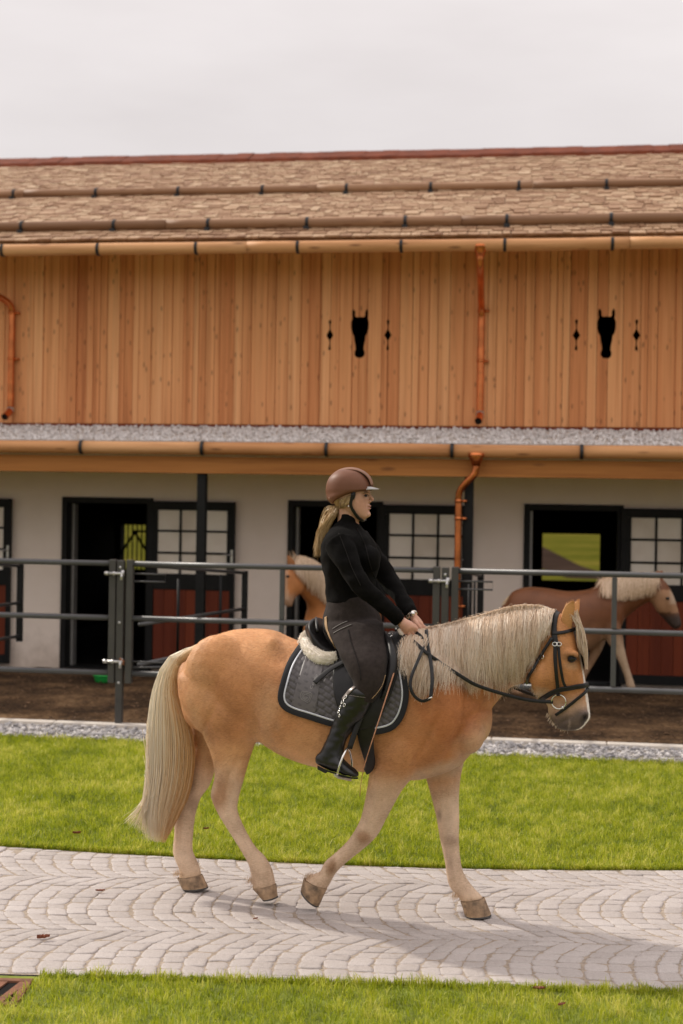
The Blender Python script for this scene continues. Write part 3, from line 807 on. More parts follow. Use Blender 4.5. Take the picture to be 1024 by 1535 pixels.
# rear windows and the bars of the left one
for i, (a, b, z0, z1) in enumerate(WIN):
    w = MB(); t = .03
    w.box((a - .02, RV - .03, z0 - .02), (a + t, RV - .002, z1 + .02)); w.box((b - t, RV - .03, z0 - .02), (b + .02, RV - .002, z1 + .02))
    w.box((a + t + .001, RV - .029, z0 - .02), (b - t - .001, RV - .002, z0 + t)); w.box((a + t + .001, RV - .029, z1 - t), (b - t - .001, RV - .002, z1 + .02))
    wf = part('window', w, M['dark'])
    if i == 0:
        w = MB(); nb = 6
        for k in range(1, nb):
            x = a + (b - a) * k / nb; w.tube([(x, RV - .06, z0), (x, RV - .06, z1)], .014, 6)
        w.tube([(a, RV - .09, z0 + (z1 - z0) * .28), (a + (b - a) * .6, RV - .09, z1 - .16)], .024, 6); w.tube([(a + (b - a) * .6, RV - .09, z1 - .16), (b, RV - .09, z0 + (z1 - z0) * .45)], .024, 6)
        w.tube([(a + (b - a) * .5, RV - .09, z1 - .14), (b, RV - .09, z1 - .14)], .02, 6)
        w.obj('window_bars', M['iron'], wf, False, True)

# copper downpipes
def downpipe(pts, r, funnel, collars, end=None):
    C = interp_path(pts, 46); V, F = tube_geo(C, r, 14)
    o = mk('downpipe', V, F, M['copper'], ST, True, local=True)
    if funnel:
        w = MB(); u, v, z = funnel; w.tube([(u, v, z + .03), (u, v, z), (u, v, z - .05), (u, v, z - .11)], [.085, .088, .062, .043], 14); w.obj('funnel', M['copper'], o, True, True)
    for (u, v, z) in collars:
        w = MB(); w.tube([(u, v, z - .018), (u, v, z + .018)], r + .007, 14); w.box((u + r * .6, v - .004, z - .012), (u + r + .05, v + .08, z + .012)); w.obj('pipe_clip', M['copper'], o, True, True)
    if end:
        (u, v, z) = end; w = MB(); w.tube([(u, v, z + .02), (u, v - .06, z - .03), (u - .01, v - .16, z - .085)], [r, r * 1.02, r * 1.05], 14, cap=False)
        w.obj('outlet', M['copper'], o, True, True)
        w = MB(); w.tube([(u, v, z - .005), (u, v, z + .045)], [r + .012, r + .004], 14); w.obj('cup', M['zinc'], o, True, True)
        w = MB(); w.tube([(u - .009, v - .145, z - .079), (u - .0095, v - .15, z - .081)], r, 14); w.obj('shade_disc', M['dark'], o, False, True)  # dark disc stands in for the shade inside the outlet
    return o
f1 = fac(720, 380, -.95); b1 = fac(722, 470, -.085); e1 = fac(720, 622, -.085)
downpipe([(f1[0], -.95, 4.96), (f1[0], -.94, 4.80), (f1[0], -.80, 4.70), (b1[0], -.25, 4.50), (b1[0], -.10, 4.40), (b1[0], -.085, 4.2), (b1[0], -.085, 3.7), (b1[0], -.085, e1[2])], .041, (f1[0], -.95, 4.985),
         [(b1[0], -.085, 4.40), (b1[0], -.085, fac(722, 541, -.085)[2])], (b1[0], -.085, e1[2]))
b2 = fac(18, 470, -.085); e2 = fac(19, 616, -.085)
downpipe([(b2[0] - .5, -.95, 4.96), (b2[0] - .5, -.94, 4.82), (b2[0] - .42, -.75, 4.72), (b2[0] - .08, -.22, 4.56), (b2[0] - .005, -.10, 4.46), (b2[0], -.085, 4.3), (b2[0], -.085, 3.7), (b2[0], -.085, e2[2])], .041, (b2[0] - .5, -.95, 4.985),
         [(b2[0], -.085, 4.40), (b2[0], -.085, fac(18, 538, -.085)[2])], (b2[0], -.085, e2[2]))
f3 = fac(714, 682, -1.62); b3 = fac(687, 780, -1.53)
downpipe([(f3[0], -1.62, 2.62), (f3[0], -1.62, 2.50), (f3[0] - .02, -1.62, 2.42), (b3[0] + .03, -1.55, 2.28), (b3[0], -1.53, 2.18), (b3[0], -1.53, 2.0), (b3[0], -1.53, 1.0), (b3[0], -1.53, .0)], .038, (f3[0], -1.62, 2.625),
         [(b3[0], -1.53, 2.14), (b3[0], -1.53, 1.95), (b3[0], -1.53, 1.0)])

# ================================================================== PADDOCK FENCE
FV = -4.31
def uf(px, py=855): return fac(px, py, FV)[0]
RZS = (1.495, .995, .490)
def gate(label, ua, ub, side_loop, mids, latch):
    t = thing('paddock_gate', label, 'gate', L2W((ua + ub) / 2, FV), -TH, 'tubular paddock gates along the gravel strip'); c = (ua + ub) / 2
    hw = .031
    for (s, u) in ((0, ua), (1, ub)):
        w = MB(); x = u - c; w.box((x - hw, -hw, .40), (x + hw, hw, 1.53), .006); w.obj('stile', M['anthracite2'], t, False, True)
    for z in RZS:
        V, F = tube_geo([(ua - c + hw, 0, z), (ub - c - hw, 0, z)], .0255, 14); mk('rail', V, F, M['rail'], t, True, local=True)
    for m in mids:
        w = MB(); x = m - c
        for (za, zb) in ((.5165, .9685), (1.0215, 1.4685)): w.box((x - .022, -.016, za), (x + .022, .016, zb), .003)
        w.obj('bar', M['rail'], t, False, True)
    if side_loop:
        x = ua - c + hw; w = MB(); l = .30
        w.tube([(x, -.0, 1.405), (x + l, 0, 1.405), (x + l, 0, 1.335), (x, 0, 1.335)], .008, 8); w.obj('latch_loop', M['rail'], t, True, True)
        w = MB(); w.tube([(x, 0, .60), (x + .3, 0, .60)], .008, 8); w.tube([(x, 0, .545), (x + .3, 0, .56)], .008, 8); w.obj('latch_rod', M['rail'], t, True, True)
    if latch:
        for z in (1.405, .60):
            w = MB(); x = ub - c
            w.tube([(x - .055, -.05, z), (x + .115, -.05, z)], .012, 10); w.tube([(x - .065, -.05, z), (x - .03, -.05, z)], .019, 10); w.tube([(x + .01, -.05, z), (x + .035, -.05, z)], .019, 10)
            w.tube([(x + .095, -.05, z + .005), (x + .095, -.055, z - .06)], [.012, .015], 8); w.box((x + .085, -.045, z - .02), (x + .115, -.033, z + .03))
            w.obj('bolt', M['zinc'], t, True, True)
    return t
M['anthracite2'] = simple('anthracite_gate_stile', (.055, .052, .048), .5, .1, .15, 6)
gate('left tubular gate with open end running out of the frame', -6.9, uf(170), False, [-4.6], True)
gate('middle tubular gate behind the ridden horse with a U-shaped latch loop', uf(195.5), uf(654.8, 858), True, [uf(423, 900)], True)
gate('right tubular gate in front of the walking chestnut horse', uf(682.5, 858), 7.0, True, [uf(921, 900), 4.4], False)
for (px, lab) in ((182, 'square steel fence post left of the horse tail'), (668, 'square steel fence post above the mane beside the copper pipe')):
    u = uf(px); t = thing('fence_post', lab, 'post', L2W(u, FV), -TH, 'square paddock fence posts')
    w = MB(); w.box((-.032, -.032, 0), (.032, .032, 1.525), .006); w.obj('shaft', M['anthracite2'], t, False, True)
    for z in (1.46, .955, .405):
        bm = bmesh.new(); bmesh.ops.create_uvsphere(bm, u_segments=10, v_segments=6, radius=.013); 
        for v in bm.verts: v.co = Vector((v.co.x, v.co.y * .6 - .034, v.co.z + z))
        w = MB(); w.bm(bm); w.obj('bolt_cap', M['zinc'], t, True, True)
    if px == 182:
        w = MB(); w.tube([(.01, -.045, .63), (.05, -.04, .60), (.055, -.035, .575), (.02, -.045, .59)], .011, 6); w.obj('strap', simple('tan_strap', (.25, .10, .045), .8), t, True, True)
def divider(lab, p0, p1, zs, bars, solid_end):
    A = L2W(*p0); t = thing('dividing_fence', lab, 'fence', A, 0, 'dividing fences across the paddock'); D = L2W(*p1) - A
    for z in zs:
        V, F = tube_geo([Vector((0, 0, z + (.16 if z > 1.2 else 0))), D + Vector((0, 0, z))], .018, 8); mk('rail', V, F, M['rail'], t, True, local=True)
    for f, r in bars:
        q = D * f; V, F = tube_geo([q + Vector((0, 0, zs[-1])), q + Vector((0, 0, zs[0]))], r, 8); mk('bar', V, F, M['anthracite'], t, True, local=True)
    w = MB(); q = D
    w.box((q.x - .032, q.y - .032, solid_end), (q.x + .032, q.y + .032, zs[0] + .02)); w.obj('end_post', M['anthracite'], t, False, True)
divider('low dividing fence seen between the tail and the porch post', (uf(204, 930), -4.2), (fac(367, 880, -1.75)[0], -1.75), (1.32, .93, .56), ((.33, .014), (.74, .014)), .5)
divider('dividing fence at the far left before the red door', (fac(-150, 900, -4.2)[0], -4.2), (fac(30, 900, -1.75)[0], -1.75), (1.34, .93, .56), ((.3, .014), (.7, .014)), .5)
divider('dividing fence seen end-on beside the copper downpipe', (uf(693, 930), -4.2), (fac(720, 900, -1.75)[0], -1.75), (1.34, .93, .56), ((.3, .012), (.62, .012)), .05)

# green tub under the left gate
t = thing('feed_tub', 'bright green rubber tub on the paddock floor under the left gate', 'tub', onground(157, 1022))
w = MB(); w.tube([(0, 0, .0), (0, 0, .005), (0, 0, .07), (0, 0, .08)], [.10, .11, .125, .13], 22, cap=False); w.tube([(0, 0, .006), (0, 0, .011)], .11, 22); w.obj('bowl', M['green'], t, True, True)
V, F = tube_geo([(.13 * cos(q), .13 * sin(q), .08) for q in np.linspace(0, 2 * pi, 24, endpoint=False)], .011, 8, False, True); mk('rim', V, F, M['green'], t, True, local=True)

# rusty drain at lower left
t = thing('drain_grate', 'rusty iron drain grate set in grass at the path edge', 'drain grate', (-1.52, 5.86, 0))
w = MB(); w.box((-.26, .125, -.04), (.25, .16, .006), .004); w.box((-.26, -.16, -.04), (.25, -.125, .006), .004); w.box((.215, -.124, -.04), (.25, .124, .006), .004); w.box((-.26, -.124, -.04), (-.225, .124, .006), .004)
w.obj('frame', M['rust'], t, False, True)
for i in range(5):
    x = -.19 + i * .085; w = MB(); w.add([(x, -.124, -.03), (x + .034, -.124, -.03), (x + .034 + .05, .124, -.03), (x + .05, .124, -.03), (x, -.124, .003), (x + .034, -.124, .003), (x + .034 + .05, .124, .003), (x + .05, .124, .003)], BF)
    w.obj('slat', M['rust'], t, False, True)
w = MB(); w.box((-.255, -.155, -.0056), (.245, .155, -.0042)); 
w.obj('shade_sheet', M['dark'], t, False, True)  # flat dark sheet painted as the shade below the slats

# fallen leaves
def leaf(lab, px, py, s, rot, curl, z=.012):
    p = onground(px, py, z); t = np.linspace(-1, 1, 9); V = []; F = []
    for i, q in enumerate(t):
        hw = (1 - q * q) ** .7 * .42 * (1 + .35 * (-1) ** i) + .02
        for k in (-1, -.5, 0, .5, 1): V.append((q * s, k * hw * s, (abs(k) * curl + .25 * curl * q * q + random.uniform(0, .12)) * s))
    for i in range(8):
        for k in range(4): a = i * 5 + k; F.append((a, a + 1, a + 6, a + 5))
    o = mk('fallen_leaf', V, F, M['leaf'], smooth=False); o.location = p; o.rotation_euler = (0, 0, rot)
    tag(o, lab, 'leaf', 'dry leaves on the path and lawn')
leaf('curled red-brown leaf on the setts near the drain, largest of the leaves', 65, 1407, .030, .35, .45)
leaf('small brown leaf on the path left of the hind hooves', 150, 1336, .024, .1, .3)
leaf('tiny orange leaf on the setts between the near hind and fore hooves', 383, 1378, .016, .8, .3)
leaf('brown leaf at the near path edge on the right', 808, 1483, .026, .0, .3, .018)
leaf('orange leaf lying in the front grass', 842, 1507, .022, .7, .3, .045)
leaf('dark dead leaf in the lawn right of the tail', 309, 1243, .018, .3, .5, .045)
leaf('brown clump of leaf in the lawn at the far left', 115, 1250, .024, .2, .5, .045)

# countryside seen through the rear windows: cart track, a pale boundary and rising grass
tr = [(-.6 + 26, 60), (6, 44)]
def quad(name, pts, mat):
    o = mk(name, pts, [tuple(range(len(pts)))], mat); tag(o, kind='structure'); return o
M['track'] = simple('earth_track', (.032, .021, .016), 1, 0, .3, .5, spec=0)
def gq(px, py, z=-.04): return onground(px, py, z)
quad('track', [gq(780, 806), gq(811, 818), gq(870, 848), gq(915, 862), gq(960, 872), gq(960, 880), gq(900, 868), gq(850, 866), gq(811, 852), gq(760, 846)], M['track'])
# ================================================================== ANIMALS
def sstep(a, b, x):
    t = np.clip((np.asarray(x, float) - a) / (b - a), 0, 1); return t * t * (3 - 2 * t)
class Plane:
    """vertical middle plane of an animal: pixel -> point at side offset s (positive towards the lens side)"""
    def __init__(s, base, yaw, flip=1):
        s.M = Vector(base); s.h = Vector((cos(yaw), sin(yaw), 0)); s.n = Vector((sin(yaw), -cos(yaw), 0))
    def __call__(s, px, py, off=0.0):
        R = ray(px, py); t = (s.M + s.n * off - EYEV).dot(s.n) / R.dot(s.n); return EYEV + R * t
    def mirror(s, p):
        return p - s.n * (2 * (p - s.M).dot(s.n))
def loft(PL, st, sub=6, n=40, ex=2.0, capr=.5):
    """st: [(ax,ay),(bx,by),halfwidth,side] -> closed surface"""
    A = []
    for q in st:
        a = PL(*q[0], q[3] if len(q) > 3 else 0); b = PL(*q[1], q[3] if len(q) > 3 else 0)
        A.append([*a, *b, q[2]])
    C = catmull(A, sub); V, F = [], []; N = PL.n
    rings = []
    for row in C:
        a, b, w = Vector(row[:3]), Vector(row[3:6]), max(.004, row[6]); rings.append(((a + b) / 2, (a - b) / 2, w))
    # rounded ends
    def cap(r0, r1):
        d = (r0[0] - r1[0]); d = d.normalized() if d.length > 1e-6 else Vector((0, 0, 1)); L = min(r0[1].length, r0[2]) * capr
        return [(r0[0] + d * L * sin(q), r0[1] * cos(q), r0[2] * cos(q)) for q in (.5, 1.0, 1.35)]
    full = cap(rings[0], rings[1])[::-1] + rings + cap(rings[-1], rings[-2])
    for c, h, w in full:
        for k in range(n):
            q = 2 * pi * k / n; cc, ss = cos(q), sin(q)
            e = 2 / ex
            V.append(c + h * (math.copysign(abs(cc) ** e, cc)) + N * w * (math.copysign(abs(ss) ** e, ss)))
    m = len(full)
    for i in range(m - 1):
        for k in range(n):
            l = (k + 1) % n; F.append((i * n + k, (i + 1) * n + k, (i + 1) * n + l, i * n + l))
    F.append(tuple(range(n))); F.append(tuple((m - 1) * n + k for k in range(n - 1, -1, -1)))
    return V, F
def ellipsoid(c, r, ax=None, seg=16):
    bm = bmesh.new(); bmesh.ops.create_uvsphere(bm, u_segments=seg, v_segments=seg // 2 + 2, radius=1)
    X, Y, Z = ax if ax else (Vector((1, 0, 0)), Vector((0, 1, 0)), Vector((0, 0, 1)))
    V = [Vector(c) + X * (v.co.x * r[0]) + Y * (v.co.y * r[1]) + Z * (v.co.z * r[2]) for v in bm.verts]
    bm.verts.index_update(); F = [[v.index for v in f.verts] for f in bm.faces]; bm.free(); return V, F
def fuse(name, geos, voxel, smooth_it, mat, parent, sfac=.5):
    """joins overlapping closed shells into one continuous skin"""
    mb = MB()
    for g in geos: mb.add(*g)
    me = bpy.data.meshes.new('tmp'); me.from_pydata([tuple(v) for v in mb.V], [], mb.F)
    bm = bmesh.new(); bm.from_mesh(me); bmesh.ops.recalc_face_normals(bm, faces=bm.faces[:]); bm.to_mesh(me); bm.free()
    t = bpy.data.objects.new('tmp', me); COL.objects.link(t)
    r = t.modifiers.new('r', 'REMESH'); r.mode = 'VOXEL'; r.voxel_size = voxel; r.adaptivity = 0
    s = t.modifiers.new('s', 'SMOOTH'); s.factor = sfac; s.iterations = smooth_it
    bpy.context.view_layer.update(); dg = bpy.context.evaluated_depsgraph_get()
    out = bpy.data.meshes.new_from_object(t.evaluated_get(dg)); out.name = name
    bpy.data.objects.remove(t)
    out.materials.clear(); out.materials.append(mat)
    out.polygons.foreach_set('use_smooth', [True] * len(out.polygons))
    return link(name, out, parent)
def verts_np(o):
    a = np.empty(len(o.data.vertices) * 3, np.float32); o.data.vertices.foreach_get('co', a); return a.reshape(-1, 3)
def proj_np(V):
    a = V[:, 0] / V[:, 1] * FPX; b = (V[:, 2] - EYE) / V[:, 1] * FPX
    return 512 + a * cr + b * sr, 767.5 + a * sr - b * cr
def bvh_of(objs):
    V, F, n = [], [], 0
    for o in objs:
        A = verts_np(o); V += [Vector(v) for v in A]; F += [[i + n for i in p.vertices] for p in o.data.polygons]; n += len(A)
    return BVHTree.FromPolygons(V, F)
class Drape:
    def __init__(s, tree, PL): s.t = tree; s.P = PL
    def __call__(s, px, py, off, fall=0.0):
        R = ray(px, py).normalized(); h = s.t.ray_cast(EYEV, R)
        if h[0] is None: return s.P(px, py, fall), s.P.n.copy(), False
        n = h[1] if h[1].dot(R) < 0 else -h[1]
        return h[0] + n * off, n, True
def ribbon(D, pts, w, th, n=30, off=.003, path=None):
    """flat strap laid on a surface along a pixel path; w in metres"""
    C = interp_path(pts, n); P, N = [], []
    for x, y in C:
        p, nn, ok = D(x, y, off + th / 2); P.append(p); N.append(nn)
    for it in range(2):
        P = [P[0]] + [(P[i - 1] + P[i] * 2 + P[i + 1]) / 4 for i in range(1, n - 1)] + [P[-1]]
        N = [N[0]] + [((N[i - 1] + N[i] * 2 + N[i + 1]) / 4).normalized() for i in range(1, n - 1)] + [N[-1]]
    return strap_geo(P, N, w, th)
def strap_geo(P, N, w, th):
    V, F = [], []; n = len(P)
    for i in range(n):
        t = (P[min(i + 1, n - 1)] - P[max(i - 1, 0)]).normalized(); b = t.cross(N[i]).normalized(); nn = b.cross(t)
        ww = w[i] if hasattr(w, '__len__') else w
        for (x, y) in ((-1, -1), (1, -1), (1, .6), (.8, 1), (-.8, 1), (-1, .6)): V.append(P[i] + b * (x * ww / 2) + nn * (y * th / 2))
    for i in range(n - 1):
        for k in range(6): l = (k + 1) % 6; F.append((i * 6 + k, i * 6 + l, (i + 1) * 6 + l, (i + 1) * 6 + k))
    F.append((5, 4, 3, 2, 1, 0)); F.append(tuple((n - 1) * 6 + k for k in range(6))); return V, F

# ---------------------------------------------------------------- ridden horse
HY = -radians(15.5)
HP = Plane((0, 7.175, 0), HY)
body = [((284, 990), (277, 1040), .10), ((300, 966), (290, 1085), .19), ((327, 951), (318, 1098), .24), ((360, 943), (352, 1104), .27),
        ((403, 944.5), (390, 1108), .285), ((432, 957), (430, 1131), .30), ((470, 969), (475, 1147), .31), ((520, 972), (520, 1153), .31),
        ((565, 962), (565, 1157), .295), ((612, 949), (610, 1168), .265), ((648, 950), (650, 1164), .245), ((688, 985), (690, 1147), .215), ((716, 1030), (717, 1114), .14)]
neck = [((628, 950), (690, 1120), .20), ((672, 943), (726, 1076), .150), ((714, 932), (745, 1053), .120), ((760, 923), (766, 1031), .098), ((800, 917), (790, 1022), .085), ((830, 916), (805, 1012), .078)]
head = [((846, 922), (815, 940), .055), ((858, 938), (805, 968), .085), ((866.5, 965), (799, 1000), .102), ((871.5, 990), (796, 1022), .104), ((876, 1012), (802, 1038), .088),
        ((879, 1030), (813, 1048), .070), ((882, 1047), (821, 1058), .058), ((884, 1063), (822, 1071), .056), ((885, 1077), (829, 1083), .055), ((876, 1088), (838, 1090), .042)]
nh = [((268, 1012), (386, 1032), .125, .13), ((270, 1045), (389, 1072), .125, .15), ((285, 1076), (387, 1100), .108, .15), ((308, 1108), (381, 1118), .082, .135), ((319, 1138), (374.5, 1137), .066, .115),
      ((322, 1163), (366, 1166), .056, .10), ((316.5, 1191), (358, 1196), .048, .085), ((325, 1215), (356, 1215), .042, .075), ((337, 1236), (365, 1238), .034, .065), ((356, 1266), (381, 1267), .032, .055),
      ((371, 1292), (398, 1285), .036, .045), ((376, 1307), (407, 1301), .041, .04), ((378, 1320), (411, 1315), .041, .04), ((379, 1333), (413, 1327), .044, .04)]
fh = [((282, 1050), (350, 1075), .11, -.13), ((286, 1095), (338, 1112), .085, -.14), ((285, 1130), (326, 1142), .066, -.125), ((271, 1176), (315, 1176), .052, -.11), ((266, 1199), (301, 1196), .045, -.10), ((262, 1225), (293, 1222), .036, -.095), ((261, 1250), (290, 1248), .033, -.09),
      ((259.5, 1277), (288.5, 1273), .037, -.09), ((264, 1291), (294, 1288), .041, -.085), ((269.5, 1305), (299, 1300), .041, -.085), ((268, 1317), (302, 1312), .044, -.085)]
nf = [((560, 1080), (650, 1085), .10, .14), ((556, 1118), (640, 1120), .10, .155), ((555, 1150), (624, 1158), .082, .15), ((549, 1190), (602, 1186), .063, .13), ((541, 1226), (581, 1224), .053, .115), ((526, 1254), (566, 1252), .050, .105),
      ((511, 1270.5), (548, 1270), .044, .10), ((498, 1282), (527, 1287), .036, .095), ((487, 1291.5), (510, 1302), .035, .09), ((479, 1307), (500, 1314), .040, .085), ((466, 1311), (496, 1323), .042, .085), ((457, 1318), (490, 1332), .044, .085)]
ff = [((628, 1105), (705, 1100), .09, -.12), ((633, 1135), (699, 1128), .08, -.125), ((638, 1162), (691.5, 1160), .068, -.12), ((647, 1195), (688, 1195), .057, -.11), ((654.5, 1226), (688.5, 1226), .051, -.10), ((659.5, 1256), (688, 1258), .047, -.095), ((666, 1287), (690, 1285), .035, -.09),
      ((670, 1314), (694.5, 1307), .036, -.085), ((674.5, 1330), (704, 1323), .041, -.085), ((685.5, 1342), (716, 1337), .040, -.085), ((691, 1351), (725, 1346), .044, -.085)]
HO = thing('haflinger_horse', 'palomino chestnut horse with flaxen mane and tail walking on the cobbles under the rider', 'horse', HP.M + Vector((0, 0, 0)), HY)
geos = [loft(HP, body, ex=2.25), loft(HP, neck, ex=2.1), loft(HP, head, ex=2.3), loft(HP, nh), loft(HP, fh), loft(HP, nf), loft(HP, ff)]
def ell(px, py, s, rx, ry, rz_): return ellipsoid(HP(px, py, s), (rx, ry, rz_), (HP.h, HP.n, Vector((0, 0, 1))))
geos += [ell(330, 1010, .17, .19, .10, .20), ell(330, 1010, -.17, .19, .10, .20),            # haunches
         ell(372, 1085, .19, .06, .06, .085), ell(655, 1060, .16, .14, .10, .22), ell(655, 1060, -.16, .14, .10, .22),   # stifle, shoulders
         ell(700, 1100, .09, .09, .09, .10), ell(700, 1100, -.09, .09, .09, .10),               # breast
         ell(812, 1012, .075, .065, .04, .07), ell(812, 1012, -.075, .065, .04, .07),           # jowls
         ell(858, 981, .085, .035, .026, .024), ell(858, 981, -.085, .035, .026, .024),         # brow
         ell(877, 1074, .043, .022, .02, .028), ell(877, 1074, -.043, .022, .02, .028),         # nostril wings
         ell(842, 1085, 0, .035, .045, .028)]
hb = fuse('body', geos, .0085, 12, M['coat'], HO)
V = verts_np(hb).astype(np.float64)
# sculpt: nostrils, mouth line, eye sockets, muscle grooves
px, py = proj_np(V); side = (V - np.array(HP.M)) @ np.array(HP.n)
cols = None
NR = np.empty(len(V) * 3, np.float32); hb.data.vertices.foreach_get('normal', NR); NR = NR.reshape(-1, 3)
def dent(cx, cy, r1, r2, ang, depth, s=None):
    ca, sa = cos(ang), sin(ang); dx, dy = px - cx, py - cy
    a = (dx * ca + dy * sa) / r1; b = (-dx * sa + dy * ca) / r2
    w = np.exp(-(a * a + b * b)); 
    if s is not None: w = w * (side * s > 0)
    return w * depth
disp = np.zeros(len(V))
for s in (1, -1):
    disp -= dent(877.5, 1077, 3.6, 5.5, .5, .016, s)
    disp -= dent(856, 986.5, 6, 3.8, .1, .010, s)
    disp -= dent(862, 1025, 5, 16, -.1, .006, s)
    disp -= dent(848, 1040, 14, 4, -.5, .004, s)
    disp += dent(845, 1030, 4, 12, .3, .004, s)          # cheek bone
    disp -= dent(384, 1085, 5, 16, -.2, .012, s)          # flank fold
    disp -= dent(640, 1110, 5, 40, .5, .006, s)
    disp -= dent(560, 1135, 7, 18, 0, .010, s)
    disp -= dent(420, 985, 16, 12, .3, .008, s)           # hollow before the hip
    disp += dent(408, 962, 10, 8, 0, .010, s)             # hip point
    disp -= dent(310, 1085, 5, 40, .45, .006, s)
    disp -= dent(352, 1150, 5, 20, .4, .006, s)
    disp -= dent(332, 1195, 5, 16, -.3, .004, s)
    disp -= dent(740, 1045, 6, 30, .85, .006, s)
    disp -= dent(846, 1081, 3, 9, 1.0, .006, s)
disp *= 1.5
def dline(x0, y0, x1, y1, wd, dep, s):
    L = math.hypot(x1 - x0, y1 - y0) / 2; return dent((x0 + x1) / 2, (y0 + y1) / 2, wd, L, math.atan2(-(x1 - x0), y1 - y0), dep, s)
for (x0, y0, x1, y1, wd, dep, s) in ((520, 1272, 489, 1299, 2.6, -.0065, 1), (345, 1222, 378, 1284, 2.6, -.006, 1), (673, 1268, 677, 1318, 2.4, -.005, -1), (270, 1225, 268, 1278, 2.4, -.005, -1), (345, 1150, 338, 1190, 3, -.006, 1),
        (590, 1170, 556, 1235, 4, -.006, 1), (668, 1165, 668, 1225, 4, -.005, -1), (546, 1250, 540, 1262, 7, .006, 1), (497, 1306, 488, 1312, 6, .005, 1), (396, 1302, 402, 1312, 6, .005, 1), (676, 1252, 676, 1264, 7, .006, -1), (320, 1188, 322, 1198, 4, .006, 1),
        (700, 1085, 660, 1150, 6, -.010, 1), (735, 1062, 690, 1080, 5, -.007, 1), (850, 1000, 862, 1030, 3, .0045, 1), (818, 998, 824, 1040, 5, -.004, 1), (318, 1030, 345, 1085, 9, -.007, 1), (440, 1030, 445, 1110, 9, -.004, 1)):
    disp += dline(x0, y0, x1, y1, wd, dep, s)
V += NR * disp[:, None]
hb.data.vertices.foreach_set('co', V.astype(np.float32).ravel()); hb.data.update()
# coat colours
def paint(base, layers):
    C = np.tile(np.array(base, float), (len(V), 1))
    for w, c in layers: C = C * (1 - w[:, None]) + np.array(c)[None] * w[:, None]
    return C
n1 = np.array([mnoise.noise(Vector(v) * 6) for v in V]); n2 = np.array([mnoise.noise(Vector(v) * 19) for v in V])
Z = V[:, 2]
legmask = sstep(.78, .52, Z + n1 * .07)
isleg = (Z < .80)
def blob(cx, cy, r1, r2=None, ang=0, sg=None, soft=1.0):
    r2 = r2 or r1; ca, sa = cos(ang), sin(ang); dx, dy = px - cx, py - cy
    a = (dx * ca + dy * sa) / r1; b = (-dx * sa + dy * ca) / r2
    w = np.clip(1.5 - np.sqrt(a * a + b * b) * soft + n2 * .35, 0, 1)
    if sg is not None: w = w * (side * sg > -.02)
    return w
GOLD = (.54, .258, .108); PALE = (.66, .48, .335); CREAM = (.74, .57, .40)
layers = [
    (np.clip(.55 + n1 * .9, 0, 1) * .45, (.47, .17, .050)),                    # dapples
    (sstep(1.10, 1.42, Z) * .45, (.68, .35, .14)),                             # paler towards the topline
    (blob(680, 1065, 62, 80) * .8, (.40, .135, .042)),                           # redder shoulder
    (sstep(.93, .77, Z + n1 * .05) * .55 * (px < 560), (.66, .38, .18)),         # paler belly
    (legmask, PALE),
    (blob(395, 1075, 20, 40, .2, 1) * .35, (.68, .45, .27)),                     # flank
    (blob(720, 1120, 26, 46, .7) * .55, (.62, .43, .28)),                       # breast
    (blob(665, 1155, 40, 12, -.25) * .55, (.52, .40, .29)),
    (blob(300, 1100, 10, 60, -.3) * .4, (.50, .31, .15)),
    (blob(331, 1190, 13, 26, .25, 1) * .75, (.36, .17, .07)),                   # hock stain
    (blob(545, 1254, 12, 9, .6, 1) * .8, (.33, .17, .08)), (blob(497, 1301, 7, 12, .3, 1) * .85, (.28, .15, .07)),
    (blob(676, 1262, 10, 9, 0) * .55, (.30, .19, .12)), (blob(659, 1221, 4, 8, 0) * .6, (.20, .14, .10)), (blob(672, 1235, 8, 22, 0) * .35, (.34, .24, .17)),
    (sstep(.13, .06, Z) * .6, (.50, .32, .17)),
    ((px > 765) * (py < 1100) * .5, (.52, .22, .075)),                         # head
    ((px > 765) * sstep(1035, 1058, py + n2 * 5) * (py < 1100) * .8, (.52, .35, .245)),
    (((px > 770) & (py < 1100)) * blob(806, 1046, 12, 14, .7) * .8, (.62, .50, .36)),
    (((px > 770) & (py < 1100)) * blob(820, 1072, 7, 20, -.2) * .7, (.60, .46, .32)),
    ((px > 770) * sstep(1056, 1076, py + n2 * 5 + (px - 855) * .25) * (py < 1100) * .88, (.066, .050, .046)),   # dark muzzle
    (blob(877, 1077, 5.5, 8.5, .4) * .95, (.018, .013, .013)), (((px > 800) & (py < 1100)) * blob(850, 1091, 20, 5, .1) * .6, (.045, .034, .032)),
    (blob(853, 1087, 1.2, 7, .15) * .6, (.40, .30, .24)),                        # pale seam of the lips
    (((px > 770) & (py < 1100)) * blob(856, 986, 11, 7, .1) * .75, (.11, .06, .04)),
    (blob(352, 1040, 34, 60, -.3) * .5, (.40, .165, .058)), (blob(300, 1030, 16, 40, -.15) * .35, (.62, .36, .17)), (blob(470, 1115, 60, 20, .1) * .4, (.62, .36, .17)), (blob(580, 1125, 26, 34, 0) * .4, (.40, .17, .07)),
    (blob(372, 1200, 10, 44, -.5, 1) * .4, (.50, .35, .25)), (blob(388, 1262, 9, 22, -.6, 1) * .5, (.47, .32, .22)), (blob(277, 1180, 12, 34, .1, -1) * .5, (.40, .27, .18)), (blob(292, 1205, 8, 14, 0, -1) * .6, (.30, .19, .13)), (blob(675, 1290, 8, 34, 0, -1) * .45, (.48, .34, .25)), (blob(570, 1200, 22, 30, .4, 1) * .4, (.52, .33, .21)),
    (((px > 770) & (py < 1100)) * blob(855, 998, 10, 5, .1) * .5, (.50, .33, .2)),
    (((px > 850) & (py < 1100)) * (np.abs(side) < .026) * (NR @ np.array(HP.h) > .2) * (py > 940) * .95, (.80, .74, .68)),   # blaze
]
